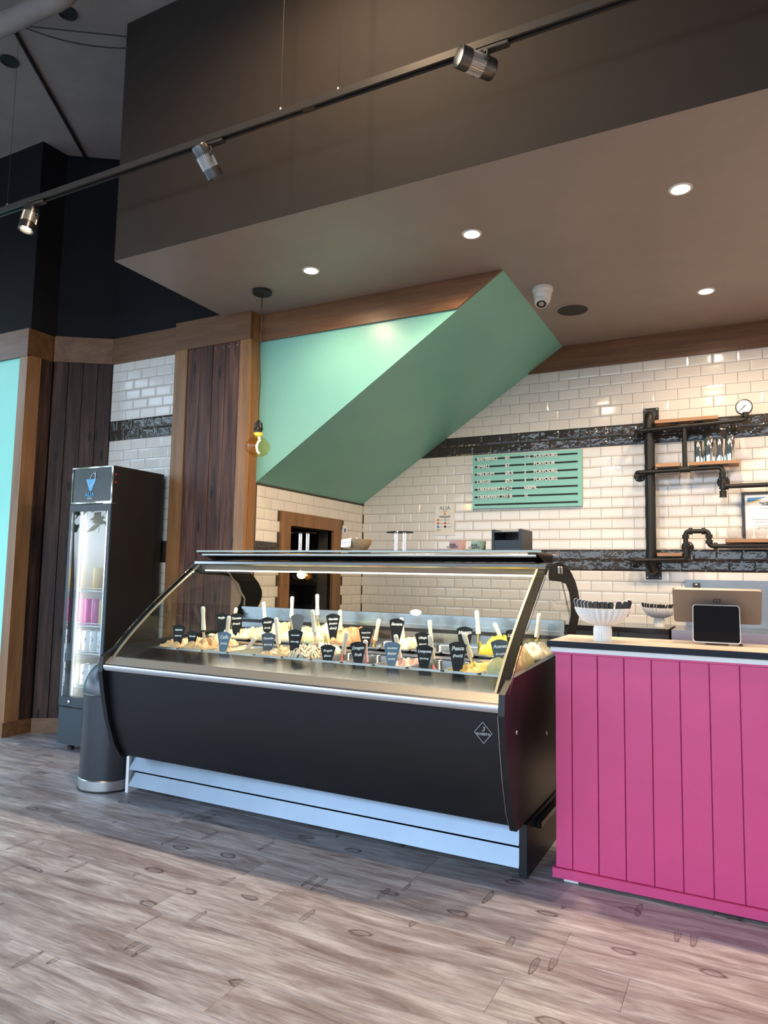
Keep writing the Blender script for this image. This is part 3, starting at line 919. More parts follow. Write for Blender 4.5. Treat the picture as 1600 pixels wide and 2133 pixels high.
def gelato_mesh(seed, lvl):
    """a churned mound filling a pan to lvl above/below the rim"""
    bm = bmesh.new()
    nx, ny = 20, 38
    w = PANW - 0.023 + min(0, lvl) * 0.11
    d = PAND - 0.022 + min(0, lvl) * 0.11
    g = []
    amp = 0.034 if lvl > -0.03 else 0.010
    for j in range(ny + 1):
        r_ = []
        for i in range(nx + 1):
            u, v = i / nx * 2 - 1, j / ny * 2 - 1
            x, y = u * w / 2 * (1 - 0.13 * abs(v) ** 12), v * d / 2 * (1 - 0.06 * abs(u) ** 12)
            q = Vector((x * 17 + y * 5 + seed * 3.7, y * 13 + seed * 1.9, seed))
            fold = abs(noise.noise(q + Vector((noise.noise(q * 1.7), 0, 0)) * 0.8))
            fine = noise.fractal(q * 3.0, 0.8, 2.1, 3)
            edge = 1 - max(abs(u), abs(v)) ** 5
            mound = (1 - u * u) * (1 - v ** 4) * max(lvl, 0) * 0.9
            z = lvl * (0.5 if lvl > 0 else 1.0) - 0.006 + mound * 1.3 + edge * (amp * (1 - 2.6 * fold) + 0.009 * fine)
            if max(abs(u), abs(v)) > 0.999:
                z = min(z, -0.006) if lvl > -0.02 else z
            r_.append(bm.verts.new((x, y, z)))
        g.append(r_)
    for j in range(ny):
        for i in range(nx):
            bm.faces.new((g[j][i], g[j][i + 1], g[j + 1][i + 1], g[j + 1][i]))
    ring = [g[0][i] for i in range(nx + 1)] + [g[j][nx] for j in range(1, ny + 1)] + [g[ny][i] for i in range(nx - 1, -1, -1)] + [g[j][0] for j in range(ny - 1, 0, -1)]
    low = [bm.verts.new((v.co.x * 0.9, v.co.y * 0.95, min(-0.104, lvl - 0.02))) for v in ring]
    n = len(ring)
    for i in range(n):
        bm.faces.new((ring[i], ring[(i + 1) % n], low[(i + 1) % n], low[i]))
    bm.faces.new(low)
    return bm
for rowi, (lst, y0, zr, rn) in enumerate(((FRONT, YF0, RF, 'front'), (BACK, YB0, RB, 'back'))):
    for i, (nm, gm, lvl, colr) in enumerate(lst):
        x, y = PX0 + (i + 0.5) * PITCH, y0 + PAND / 2
        p = bpy.data.objects.new('gelato_pan', PMESH)
        COL.objects.link(p)
        p.location = (x, y, zr)
        tag(p, 'rectangular steel pan of the %s row holding the %s gelato' % (rn, nm), 'pan', 'steel pans in the display case')
        o = obj('gelato', gelato_mesh(rowi * 20 + i + 1, lvl), 'gelato_' + gm, smooth=True)
        for pp in o.data.polygons:
            pp.use_smooth = True
        o.location = (x, y, zr)
        tag(o, '%s %s gelato in the %s row of pans' % (colr, nm if nm not in colr else 'churned', rn), 'gelato', 'gelato in the pans')
# signs: (first line(s), x, z_top, z_tip, row, material, label)
def sign_mesh(h, w=0.083, wb=0.034):
    bm = bmesh.new()
    pts = [(-wb / 2, -0.012), (wb / 2, -0.012), (w / 2, h - 0.014)]
    for k in range(7):
        t = 1 - 2 * k / 6
        pts.append((t * w / 2 * 0.98, h - 0.012 * t * t - 0.001))
    pts.append((-w / 2, h - 0.014))
    prism(bm, pts, 'y', -0.0012, 0.0012)
    return bm
SIGNS = [('Liquirizia\n(Liquorice)', -2.711, 0.893, 0.772, 0, 'tag_black', 'black fan sign chalked Liquirizia (Liquorice)'),
         ('Biscotto\n(Biscuit)', -2.612, 0.864, 0.773, 0, 'tag_black', 'small black fan sign chalked Biscotto (Biscuit)'),
         ('Caffe\n(Latte)', -2.398, 0.871, 0.768, 0, 'tag_glare_blue', 'blue-grey glossy fan sign chalked Caffe (Latte)'),
         ('Caramello\n(Caramel)', -2.118, 0.881, 0.768, 0, 'tag_grey', 'grey fan sign chalked Caramello (Caramel)'),
         ('Stracciatella\n(Choc chip)', -1.960, 0.905, 0.796, 0, 'tag_black', 'black fan sign chalked Stracciatella (Choc chip)'),
         ('Fragola\n(Straw-\nberry)', -1.768, 0.843, 0.760, 0, 'tag_black', 'black fan sign chalked Fragola (Strawberry)'),
         ('Dragon\nFruit', -1.602, 0.866, 0.766, 0, 'tag_black', 'black fan sign chalked Dragon Fruit'),
         ('Strachinia\nButter\n(cookie)', -1.430, 0.876, 0.775, 0, 'tag_glare_blue', 'fan sign with blue glare in its colour, in the pale pink gelato'),
         ('Lampone\n(Raspberry)', -1.272, 0.872, 0.768, 0, 'tag_black', 'black fan sign chalked Lampone (Raspberry)'),
         ('Pesca\n(Peach)', -1.112, 0.894, 0.762, 0, 'tag_black', 'black fan sign chalked Pesca (Peach)'),
         ('Ananas\n(Pineapple)', -0.920, 0.915, 0.806, 0, 'tag_grey', 'slate grey fan sign chalked Ananas (Pineapple)'),
         ('Vaniglia', -2.735, 0.939, 0.828, 1, 'tag_black', 'black fan sign chalked Vaniglia'),
         ('Torrone\n(Nougat)', -2.622, 0.941, 0.818, 1, 'tag_black', 'brownish black fan sign chalked Torrone (Nougat)'),
         ('Arachidi\n(Peanut)', -2.402, 0.928, 0.838, 1, 'tag_black', 'black fan sign chalked Arachidi (Peanut)'),
         ('', -2.200, 0.953, 0.850, 1, 'tag_grey', 'blank fan sign with glare put into its grey, behind the Stracciatella sign'),  # glare off this sign stands as its grey colour
         ('Gianduja\n(Hazelnut\nchoc)', -1.970, 0.965, 0.838, 1, 'tag_black', 'black fan sign chalked Gianduja (Hazelnut choc)'),
         ('Frutto Della\nPassion\n(fruit)', -1.771, 0.903, 0.805, 1, 'tag_black', 'black fan sign chalked Frutto Della Passion (fruit)'),
         ('Banana', -1.596, 0.956, 0.845, 1, 'tag_black', 'black fan sign chalked Banana'),
         ('Ciliegia\n(cherry)', -1.446, 0.895, 0.80, 1, 'tag_black', 'black fan sign chalked Ciliegia (cherry)'),
         ('Mango', -1.222, 0.933, 0.815, 1, 'tag_black', 'black fan sign chalked Mango'),
         ('Limone\n(Lemon)', -0.981, 0.931, 0.825, 1, 'tag_black', 'black fan sign chalked Limone (Lemon)')]
for s_, x, zt, zb, row, mt_, lab in SIGNS:
    h = zt - zb
    w = 0.078 if row == 0 else 0.080
    if 'small' in lab: w = 0.062
    o = obj('flavour_sign', sign_mesh(h, w, w * 0.42), mt_)
    o.location = (x, 2.872 if row == 0 else 3.25, zb)
    o.rotation_euler = (R(-4), R(random.uniform(-3, 3)), R(random.uniform(6, 14)))
    tag(o, lab, 'sign', 'flavour signs in the gelato')
    lines = s_.split('\n')
    for k, ln in enumerate(lines):
        if ln:
            n = max(len(ln), 4)
            zc = h - 0.030 - k * (0.031 if len(lines) < 3 else 0.024)
            if zc > 0.004:
                ww = w * (0.42 + 0.56 * (zc / h)) * 0.92
                text('lettering', ln, min(0.042, ww / n * 1.95), 'chalk', o, front(0, -0.0014, zc) @ Matrix.Rotation(R(3), 4, 'Z'), shear=0.22, depth=0.0003, bold=0.0009)
# spatulas: handle top x,z -> handle bottom x,z
SPATS = [('f', -2.639, 0.987, -2.638, 0.860), ('f', -2.456, 0.943, -2.472, 0.869), ('f', -2.274, 0.839, -2.346, 0.763), ('f', -2.150, 0.948, -2.139, 0.815), ('f', -1.932, 0.996, -1.923, 0.896), ('b', -2.732, 0.963, -2.750, 0.922), ('b', -2.532, 1.007, -2.529, 0.923), ('b', -2.329, 1.044, -2.338, 0.923), ('b', -2.159, 1.062, -2.162, 0.944), ('b', -2.007, 0.979, -2.008, 0.869), ('f', -1.728, 0.899, -1.753, 0.790), ('b', -1.761, 0.940, -1.789, 0.826), ('f', -1.626, 0.864, -1.630, 0.825), ('b', -1.629, 0.953, -1.623, 0.845), ('f', -1.465, 0.898, -1.462, 0.858), ('b', -1.466, 0.948, -1.465, 0.881), ('f', -1.290, 0.907, -1.281, 0.815), ('b', -1.209, 1.007, -1.203, 0.890), ('f', -1.126, 0.924, -1.100, 0.833), ('b', -1.116, 0.949, -1.086, 0.876), ('b', -0.889, 1.006, -0.906, 0.890)]
for r_, xt, zt, xb, zb in SPATS:
    y = 2.98 if r_ == 'f' else 3.38
    lst, zr = (FRONT, RF) if r_ == 'f' else (BACK, RB)
    i = max(0, min(11, int((xb - PX0) / PITCH)))
    top = Vector((xt, y, zt)); ax = (Vector((xb, y + 0.012, zb)) - top)
    L = max(ax.length, 0.112); ax.normalize()
    bot = top + ax * L
    sp = thing('spatula', 'white spatula stuck in the %s pan, %s row%s' % (lst[i][0], 'front' if r_ == 'f' else 'back', {(-2.346): ', lying low', (-2.472): ', behind the blue sign', (-2.162): ', taller than the rest', (-2.008): ', close to the Gianduja sign'}.get(xb, '')), 'spatula', top, 'spatulas in the gelato')
    hb = bmesh.new()
    ts = [0, 0.02, 0.06, 0.15, 0.5, 0.85, 1.0]
    rs = [0.002, 0.008, 0.0108, 0.0115, 0.0098, 0.0118, 0.0125]
    tube(hb, [top + ax * (t * L) for t in ts], rs, 12)
    obj('handle', hb, 'handle_white', sp, smooth=True)
    bb = bmesh.new()
    side = Vector((1, 0.15, 0)).normalized()
    down = max(0.05, bot.z - (zr + lst[i][2] - 0.045))
    down = min(down, 0.12)
    path = [bot - ax * 0.004, bot + ax * 0.03, bot + ax * (down * 0.7) + Vector((0.004, 0.004, 0)), bot + ax * down + Vector((0.016, 0.012, 0))]
    wd = [0.006, 0.008, 0.016, 0.020]
    rows = []
    for p_, w_ in zip(path, wd):
        nrm = side.cross(ax).normalized()
        rows.append([bb.verts.new(p_ + side * a * w_ + nrm * b * 0.0012 + nrm * (0.004 if a == 0 else 0)) for b in (-1, 1) for a in (-1, 0, 1)])
    for a_, b_ in zip(rows, rows[1:]):
        for q in ((0, 1), (1, 2), (2, 5), (5, 4), (4, 3), (3, 0)):
            bb.faces.new((a_[q[0]], a_[q[1]], b_[q[1]], b_[q[0]]))
    for rw in (rows[0], rows[-1]):
        bb.faces.new((rw[0], rw[1], rw[4], rw[3])); bb.faces.new((rw[1], rw[2], rw[5], rw[4]))
    obj('blade', bb, 'chrome', sp, smooth=True)

# ------------------------------------------------------------------ things on the glass shelf
ZSH = 1.3012
wbm = bmesh.new()
lathe(wbm, [(0.0, 0.0), (0.034, 0.0), (0.040, 0.006), (0.062, 0.034), (0.072, 0.068), (0.069, 0.068), (0.058, 0.036), (0.034, 0.010), (0.0, 0.008)], 28, (-1.905, 3.40, ZSH), cap=False)
wbo = at_origin(obj('wooden_bowl', wbm, 'bowl_wood', smooth=True), (-1.905, 3.40, ZSH))
tag(wbo, 'pale wooden bowl with a white card on the glass shelf', 'bowl')
cd = bmesh.new()
box(cd, -0.03, 0.03, -0.0006, 0.0006, -0.024, 0.024)
cdo = obj('place_card', cd, 'paper_white')
cdo.location = (-1.945, 3.322, ZSH + 0.046)
cdo.rotation_euler = (R(-18), R(-6), R(4))
tag(cdo, 'small white card with handwriting leaning on the wooden bowl', 'card')
text('lettering', 'Campione', 0.0125, 'ink_blue', cdo, front(0, -0.0008, 0.002), shear=0.3, depth=0.0002)
for k, (dx, dy, rz) in enumerate(((-0.048, 0.0, 20), (-0.030, 0.012, -25))):
    sb = bmesh.new()
    prism(sb, [(-0.005, 0), (0.005, 0), (0.0065, 0.06), (0.004, 0.068), (-0.004, 0.068), (-0.0065, 0.06)], 'y', -0.0012, 0.0012)
    so = obj('tasting_spoon', sb, 'handle_white')
    so.location = (-1.905 + dx * 0.6, 3.40 + dy, ZSH + 0.014)
    so.rotation_euler = (0, R(-22 + 14 * k), R(rz))
    tag(so, 'small pale tasting spoon standing in the wooden bowl, %s' % ('lower one' if k == 0 else 'upper one'), 'spoon', 'tasting spoons in the wooden bowl')
def cone_stand(x, y, lab):
    t = thing('cone_stand', lab, 'stand', (x, y, ZSH), 'chrome stands on the glass shelf')
    bm = bmesh.new(); lathe(bm, [(0.0, 0.102), (0.076, 0.102), (0.080, 0.105), (0.076, 0.108), (0.0, 0.108)], 28, (x, y, ZSH), Matrix.Diagonal((1, 0.7, 1, 1)), cap=False)
    obj('top_plate', bm, 'gloss_black', t, smooth=True)
    bm = bmesh.new(); lathe(bm, [(0.0, 0.0), (0.045, 0.0), (0.043, 0.004), (0.0, 0.0045)], 24, (x, y, ZSH), Matrix.Diagonal((1, 0.8, 1, 1)), cap=False)
    obj('base', bm, 'gloss_black', t, smooth=True)
    for dx in (-0.024, 0.026):
        obj('leg', B(tube, [(x + dx - 0.003, y, ZSH + 0.004), (x + dx - 0.003, y, ZSH + 0.102)], 0.0045, 10), 'chrome', t, smooth=True)
        obj('leg', B(tube, [(x + dx + 0.006, y + 0.006, ZSH + 0.004), (x + dx + 0.006, y + 0.006, ZSH + 0.102)], 0.0045, 10), 'chrome', t, smooth=True)
cone_stand(-1.655, 3.40, 'chrome stand with black oval top, beside the wooden bowl')
cone_stand(-2.25, 3.36, 'chrome stand with black oval top in front of the dark hatch')
def paper_cup(x, y, r, h, mat, lab):
    t = thing('paper_cup', lab, 'cup', (x, y, ZSH), 'paper tubs on the glass shelf')
    bm = bmesh.new(); lathe(bm, [(0.0, 0.003), (r * 0.86, 0.003), (r * 0.86, 0.0), (r * 0.88, 0.0), (r, h), (r * 1.02, h + 0.002), (r * 0.96, h + 0.002), (r * 0.84, 0.006), (0.0, 0.006)], 32, (x, y, ZSH), cap=False)
    obj('tub', bm, mat, t, smooth=True)
    text('lettering', 'ALIA\nGELATO', 0.017, 'ink', t, front(-r * 0.30, -r * 0.97, h * 0.50) @ Matrix.Rotation(R(-18), 4, 'Y'), depth=0.0012, spacing=1.15, line=0.75)
paper_cup(-1.310, 3.37, 0.043, 0.055, 'cup_pink', 'pale pink paper tub lettered ALIA')
paper_cup(-1.197, 3.37, 0.038, 0.050, 'cup_green', 'pale green paper tub lettered ALIA')
plain('box_navy', (0.012, 0.016, 0.022), 0.3, spec=0.3)
nb = thing('napkin_box', 'black open-fronted napkin box at the right end of the glass shelf', 'box', (-1.03, 3.36, ZSH))
x0, x1, y0, y1 = -1.115, -0.965, 3.33, 3.53
obj('body', boxes((x0, x0 + 0.014, y0, y1, ZSH, ZSH + 0.108), (x1 - 0.014, x1, y0, y1, ZSH, ZSH + 0.110), (x0 + 0.014, x1 - 0.014, y0, y1, ZSH, ZSH + 0.006), (x0 + 0.014, x1 - 0.014, y1 - 0.01, y1, ZSH + 0.006, ZSH + 0.1)), 'box_navy', nb)
obj('front_flap', boxes((x0 + 0.0145, x1 - 0.0145, y0 + 0.003, y0 + 0.012, ZSH + 0.0065, ZSH + 0.055)), 'box_navy', nb)
obj('top_flap', B(prism, [(y0 + 0.002, ZSH + 0.094), (y0 + 0.002, ZSH + 0.099), (y1 - 0.012, ZSH + 0.104), (y1 - 0.012, ZSH + 0.099)], 'x', x0 + 0.0145, x1 - 0.0145), 'gloss_black', nb)

# ------------------------------------------------------------------ pink counter
KX0, KX1 = -0.69, 1.6
KY0, KY1 = 2.86, 3.22
ct = thing('counter', 'pink board-fronted counter with slate-edged pine top beside the gelato case', 'counter', (-0.1, 3.0, 0))
obj('carcass', boxes((KX0 + 0.004, KX1, KY0 + 0.012, KY1 - 0.02, 0.03, 0.878)), 'pink_paint', ct)
gx = [KX0, -0.6243] + [-0.6243 + 0.0994 * i for i in range(1, 23)]
for a, b in zip(gx, gx[1:]):
    bm = bmesh.new(); box(bm, a + 0.0014, b - 0.0014, KY0, KY0 + 0.012, 0.05, 0.873)
    es = [e for e in bm.edges if all(v.co.y < KY0 + 1e-5 for v in e.verts)]
    bmesh.ops.bevel(bm, geom=es, offset=0.0016, segments=1, affect='EDGES')
    obj('board', bm, 'pink_paint', ct)
obj('base_rail', boxes((KX0 - 0.01, KX1, KY0 - 0.012, KY0 - 0.0005, 0.014, 0.049), (KX0 - 0.012, KX0 - 0.0005, KY0 - 0.0005, KY1 - 0.02, 0.014, 0.049)), 'pink_paint', ct)
obj('top_rail', boxes((KX0 - 0.008, KX1, KY0 - 0.008, KY0 + 0.012, 0.8735, 0.881)), 'pink_paint', ct)
obj('white_strip', boxes((KX0 - 0.016, KX1, KY0 - 0.012, KY1 - 0.02, 0.8815, 0.9005)), 'white_paint', ct)
obj('top', boxes((KX0 - 0.022, KX1, KY0 - 0.017, KY1, 0.9008, 0.924)), 'counter_pine', ct)
obj('edge_band', boxes((KX0 - 0.026, KX1, KY0 - 0.024, KY0 - 0.0172, 0.9006, 0.9245), (KX0 - 0.027, KX0 - 0.0222, KY0 - 0.0172, KY1, 0.9006, 0.9245)), 'slate_edge', ct)
for x in (KX0 + 0.03, 0.6, 1.5):
    obj('foot', boxes((x, x + 0.055, KY0 + 0.006, KY0 + 0.07, 0, 0.029)), 'white_paint', ct)
ZK = 0.9242
def fluted_bowl(x, y, z, s, lab, ns, seed):
    t = thing('pedestal_bowl', lab, 'bowl', (x, y, z), 'ribbed white pedestal bowls')
    n = 26 * 6
    fl_ = lambda a, i: 1 + 0.13 * (abs(math.sin(a * 13)) - 0.5)
    bm = bmesh.new()
    pr = [(0.020, 0.062), (0.045, 0.066), (0.068, 0.076), (0.086, 0.093), (0.098, 0.114), (0.1035, 0.130), (0.1045, 0.133), (0.0995, 0.133), (0.093, 0.114), (0.080, 0.096), (0.06, 0.082), (0.0, 0.078)]
    lathe(bm, [(r * s, h * s) for r, h in pr], n, (x, y, z), flute=fl_, cap=False)
    obj('bowl', bm, 'ceramic', t, smooth=True)
    bm = bmesh.new()
    pr = [(0.0, 0.0), (0.034, 0.0), (0.0345, 0.005), (0.0345, 0.045), (0.033, 0.056), (0.028, 0.0625), (0.0, 0.0625)]
    lathe(bm, [(r * s, h * s) for r, h in pr], 22 * 6, (x, y, z), flute=lambda a, i: 1 + 0.10 * (abs(math.sin(a * 11)) - 0.5), cap=False)
    obj('stem', bm, 'ceramic', t, smooth=True)
    rnd = random.Random(seed)
    first = None
    cnt = 0
    for k in range(ns):
        u = -1 + 2 * k / (ns - 1)
        if seed == 1 and 0.42 < u < 0.56:
            continue
        px = x + u * 0.088 * s
        py = y - 0.040 * s * (1 - u * u) + rnd.uniform(-0.004, 0.004)
        if first is None:
            q = thing('spoon_sachet', 'black paper spoon sachet standing in the ' + lab, 'sachet', (0, 0, 0), 'sachets in the ' + lab)
            h = 0.066 * s
            w = 0.0115 * s
            obj('sleeve', B(prism, [(-w, 0), (w, 0), (w, h - 0.008), (w * 0.45, h), (-w * 0.6, h - 0.002), (-w, h - 0.010)], 'y', -0.0016, 0.0016), 'sachet', q, local=True)
            obj('white_edge', B(prism, [(-w - 0.0016, 0), (-w, 0), (-w, h - 0.010), (-w * 0.6, h - 0.002), (w * 0.45, h), (w * 0.45, h + 0.0014), (-w * 0.65, h - 0.0005), (-w - 0.0016, h - 0.009)], 'y', -0.0018, 0.0018), 'paper_white', q, local=True)
            first = q
            o = q
        else:
            o = dup(first, (0, 0, 0))
        o['label'] = '%s black sachet from the left in the %s' % (('first', 'second', 'third', 'fourth', 'fifth', 'sixth', 'seventh', 'eighth', 'ninth', 'tenth', 'eleventh', 'twelfth', 'thirteenth')[cnt], lab)
        cnt += 1
        zb = z + 0.094 * s + abs(u) ** 3 * 0.010 * s
        o.location = (px, py, zb)
        o.rotation_euler = (R(rnd.uniform(4, 10)), R(u * 16 + rnd.uniform(-5, 5)), R(rnd.uniform(-25, 25) + 20 * u))
fluted_bowl(-0.523, 2.972, ZK, 1.0, 'ribbed white bowl on the pink counter', 14, 1)
# point of sale screen
ps = thing('pos_screen', 'two-sided till: bronze tilted screen back with small black customer display on the counter', 'till', (-0.105, 3.09, ZK))
M1 = Matrix.Translation((-0.108, 3.145, 1.074)) @ Matrix.Rotation(R(2), 4, 'Z') @ Matrix.Rotation(R(42), 4, 'X')
def slab(w, h, t, r, M_):
    bm = bmesh.new()
    prism(bm, rrect(w, h, r, 5), 'y', -t / 2, t / 2)
    bm.transform(M_)
    return bm
mo = obj('main_screen', slab(0.322, 0.182, 0.012, 0.012, M1), 'tablet_back', ps)
bm = slab(0.027, 0.022, 0.001, 0.004, M1 @ Matrix.Translation((0.002, -0.0066, 0.034)))
obj('emblem_plate', bm, 'ink', mo)
bm = slab(0.018, 0.0145, 0.001, 0.0025, M1 @ Matrix.Translation((0.002, -0.0073, 0.034)))
obj('emblem_ring', bm, 'tablet_back', mo)
bm = slab(0.007, 0.0055, 0.001, 0.001, M1 @ Matrix.Translation((0.002, -0.0079, 0.034)))
obj('emblem_dot', bm, 'ink', mo)
M2 = Matrix.Translation((-0.108, 3.082, ZK + 0.0805)) @ Matrix.Rotation(R(2), 4, 'Z') @ Matrix.Rotation(R(-20), 4, 'X')
ds = obj('customer_display', slab(0.170, 0.154, 0.010, 0.012, M2), 'cam_white', ps)
obj('display_glass', slab(0.164, 0.148, 0.002, 0.010, M2 @ Matrix.Translation((0, -0.006, 0))), 'gloss_black', ds)
obj('stand', B(prism, [(3.10, ZK + 0.001), (3.19, ZK + 0.001), (3.19, ZK + 0.008), (3.135, ZK + 0.06), (3.15, 1.06), (3.135, 1.06), (3.11, ZK + 0.06)], 'x', -0.15, -0.066), 'satin_black', ps)
obj('cable', B(tube, [(-0.03, 3.085, ZK + 0.004), (-0.018, 3.08, ZK + 0.004), (-0.02, 3.10, ZK + 0.004), (-0.04, 3.13, ZK + 0.004)], 0.003, 8), 'satin_black', ps, smooth=True)

# ------------------------------------------------------------------ back bench, steel bench
bb_ = thing('back_bench', 'low black-topped bench with dark doors along the tiled wall', 'bench', (-1.6, 5.0, 0))
obj('top', boxes((-2.86, -0.435, 4.72, YW - 0.008, 0.845, 0.873)), 'bench_black', bb_)
for i in range(8):
    x = -2.85 + i * 0.302
    obj('door', boxes((x + 0.002, x + 0.299, 4.745, 4.765, 0.08, 0.842)), 'kitchen_dark', bb_)
obj('carcass', boxes((-2.85, -0.44, 4.766, YW - 0.01, 0.0, 0.843)), 'satin_black', bb_)
sb_ = thing('steel_bench', 'stainless steel bench with splashback right of the black bench', 'bench', (0.3, 5.0, 0))
obj('top', boxes((-0.415, 1.9, 4.70, YW - 0.03, 0.862, 0.872)), 'steel', sb_)
obj('apron', boxes((-0.415, 1.9, 4.70, 4.712, 0.795, 0.8615)), 'steel', sb_)
plain('wall_steel', (0.20, 0.205, 0.21), 0.38, metal=1.0, var=0.08)
spb = obj('splashback', boxes((-0.37, 1.9, YW - 0.022, YW - 0.0085, 0.8725, 1.183)), 'wall_steel', sb_)
for x in (-0.40, 1.85):
    obj('leg', B(tube, [(x + 0.02, 4.74, 0), (x + 0.02, 4.74, 0.86)], 0.019, 12), 'steel', sb_, smooth=True)
obj('undershelf', boxes((-0.41, 1.9, 4.72, YW - 0.03, 0.3, 0.31)), 'steel', sb_)
pk = thing('power_point', 'small black power point on the steel splashback', 'socket', (-0.298, YW - 0.03, 1.145))
obj('plate', boxes((-0.322, -0.275, YW - 0.030, YW - 0.0225, 1.128, 1.162)), 'satin_black', pk)
obj('switch', boxes((-0.306, -0.292, YW - 0.034, YW - 0.0302, 1.148, 1.156)), 'cam_white', pk)
fluted_bowl(-0.505, 4.90, 0.8735, 0.93, 'ribbed white bowl on the black bench', 13, 2)

# ------------------------------------------------------------------ menu board, poster, certificate
mb = thing('menu_board', 'mint letter board listing gelato sizes and prices on the tiles', 'menu board', (-1.48, YW - 0.02, 1.92))
MY = YW - 0.034
obj('panel', boxes((-1.905, -1.056, MY, YW - 0.0065, 1.710, 2.134)), 'mint', mb)
rowsz = [2.101 - 0.0601 * i for i in range(7)]
for z in rowsz:
    obj('groove', boxes((-1.888, -1.085, MY - 0.0012, MY - 0.0002, z - 0.0068, z + 0.0068)), 'groove_dark', mb)
MENU = [('BAMBINO', '$5', '1-2', 'FLAVOURS'), ('SMALL', '$7', '1', 'FLAVOUR'), ('MEDIUM', '$8.5', '2', 'FLAVOURS'), ('LARGE', '$9.5', '3', 'FLAVOURS'), ('TAKEAWAY TUB', '$22', '500ML', ''), ('TAKEAWAY TUB', '$38', '1L', '')]
for z, cols in zip(rowsz, MENU):
    for s_, x in zip(cols, (-1.867, -1.640, -1.490, -1.415)):
        if s_:
            lt = text('lettering', s_, 0.037, 'letter_white', mb, Matrix.Translation(-wloc(mb)) @ front(x, MY - 0.004, z), 'LEFT', 0.0018, spacing=0.92 if 'TUB' in s_ else 1.02, bold=0.0011)
pt = thing('poster', 'small cream allergen poster headed ALIA on the tiles', 'poster', (-2.15, YW - 0.01, 1.63))
PYY = YW - 0.0105
obj('sheet', boxes((-2.234, -2.065, PYY, YW - 0.0065, 1.505, 1.754)), 'paper', pt)
pm = lambda x, z: Matrix.Translation(-wloc(pt)) @ front(x, PYY - 0.0008, z)
text('heading', 'ALIA', 0.042, 'ink_teal', pt, pm(-2.15, 1.725), spacing=1.1)
text('subheading', 'Gelato', 0.016, 'ink_orange', pt, pm(-2.15, 1.701), shear=0.3)
bm = bmesh.new(); prism(bm, [(-2.163, 1.672), (-2.137, 1.672), (-2.15, 1.694)], 'y', PYY - 0.0012, PYY - 0.0001); obj('warning_triangle', bm, 'ink_orange', pt)
text('caption', 'Our products may contain\nthe following allergens', 0.0095, 'ink', pt, pm(-2.15, 1.656), bold=0.0003)
for i, (c1_, c2_, a_, b_) in enumerate((('ink_orange', 'ink_green', 'Gluten', 'Nuts'), ('ink_red', 'ink_red', 'Peanuts', 'Sesame'), ('ink_blue', 'ink', 'Milk', 'Tree nuts'), ('ink_green', None, 'Soy', ''))):
    z = 1.630 - i * 0.0275
    for x, c_, w_ in ((-2.207, c1_, a_), (-2.146, c2_, b_)):
        if c_:
            bm = bmesh.new(); lathe(bm, [(0.0105, 0), (0.0105, 0.001)], 18, (x, PYY - 0.0001, z), Matrix.Rotation(R(90), 4, 'X'))
            if i in (0, 3) and c_ == 'ink_green':
                bm.free(); bm = bmesh.new(); lathe(bm, [(0.0075, 0), (0.0108, 0), (0.0108, 0.001), (0.0075, 0.001), (0.0075, 0)], 18, (x, PYY - 0.0001, z), Matrix.Rotation(R(90), 4, 'X'), cap=False)
            obj('allergen_icon', bm, c_, pt)
            text('caption', w_, 0.0085, 'ink', pt, pm(x + 0.017, z), 'LEFT')
ks = thing('wall_sticker', 'small white notice with a blue dot beside the hatch frame', 'notice', (XL + 0.008, 4.948, 1.54))
obj('sheet', boxes((XL + 0.0063, XL + 0.0078, 4.905, 4.985, 1.508, 1.575)), 'paper_white', ks)
bm = bmesh.new(); lathe(bm, [(0.017, 0), (0.017, 0.0008)], 18, (XL + 0.0079, 4.945, 1.536), Matrix.Rotation(R(90), 4, 'Y')); obj('blue_dot', bm, 'ink_blue', ks)
cf = thing('certificate', 'black framed certificate with blue and yellow corner behind the pipe shelf', 'certificate', (0.10, YW - 0.01, 1.60))
fx0, fx1, fz0, fz1 = -0.012, 0.29, 1.40, 1.771
obj('frame', boxes((fx0, fx0 + 0.019, YW - 0.026, YW - 0.0065, fz0, fz1), (fx1 - 0.019, fx1, YW - 0.026, YW - 0.0065, fz0, fz1), (fx0 + 0.019, fx1 - 0.019, YW - 0.026, YW - 0.0065, fz1 - 0.017, fz1), (fx0 + 0.019, fx1 - 0.019, YW - 0.026, YW - 0.0065, fz0, fz0 + 0.019)), 'satin_black', cf)
obj('sheet', boxes((fx0 + 0.0192, fx1 - 0.0192, YW - 0.016, YW - 0.013, fz0 + 0.0195, fz1 - 0.0175)), 'paper_white', cf)
cy = YW - 0.0172
bm = bmesh.new(); prism(bm, [(0.022, 1.733), (0.022, 1.703), (0.06, 1.710), (0.10, 1.724), (0.14, 1.736)], 'y', cy, YW - 0.0161); obj('blue_corner', bm, 'ink_blue', cf)
bm = bmesh.new(); prism(bm, [(0.022, 1.7028), (0.022, 1.695), (0.06, 1.701), (0.10, 1.7135), (0.10, 1.7238), (0.06, 1.7098)], 'y', cy, YW - 0.0161); obj('yellow_band', bm, 'ink_yellow', cf)
cm = lambda x, z: Matrix.Translation(-wloc(cf)) @ front(x, cy, z)
text('lettering', 'Food Business\nCertificate', 0.016, 'ink', cf, cm(0.14, 1.690), line=0.8, bold=0.0003)
for z, w_ in ((1.660, 0.10), (1.585, 0.18), (1.570, 0.15), (1.545, 0.16), (1.535, 0.12), (1.525, 0.14)):
    obj('text_line', boxes((0.14 - w_ / 2, 0.14 + w_ / 2, cy, YW - 0.0161, z, z + 0.0018)), 'ink', cf)

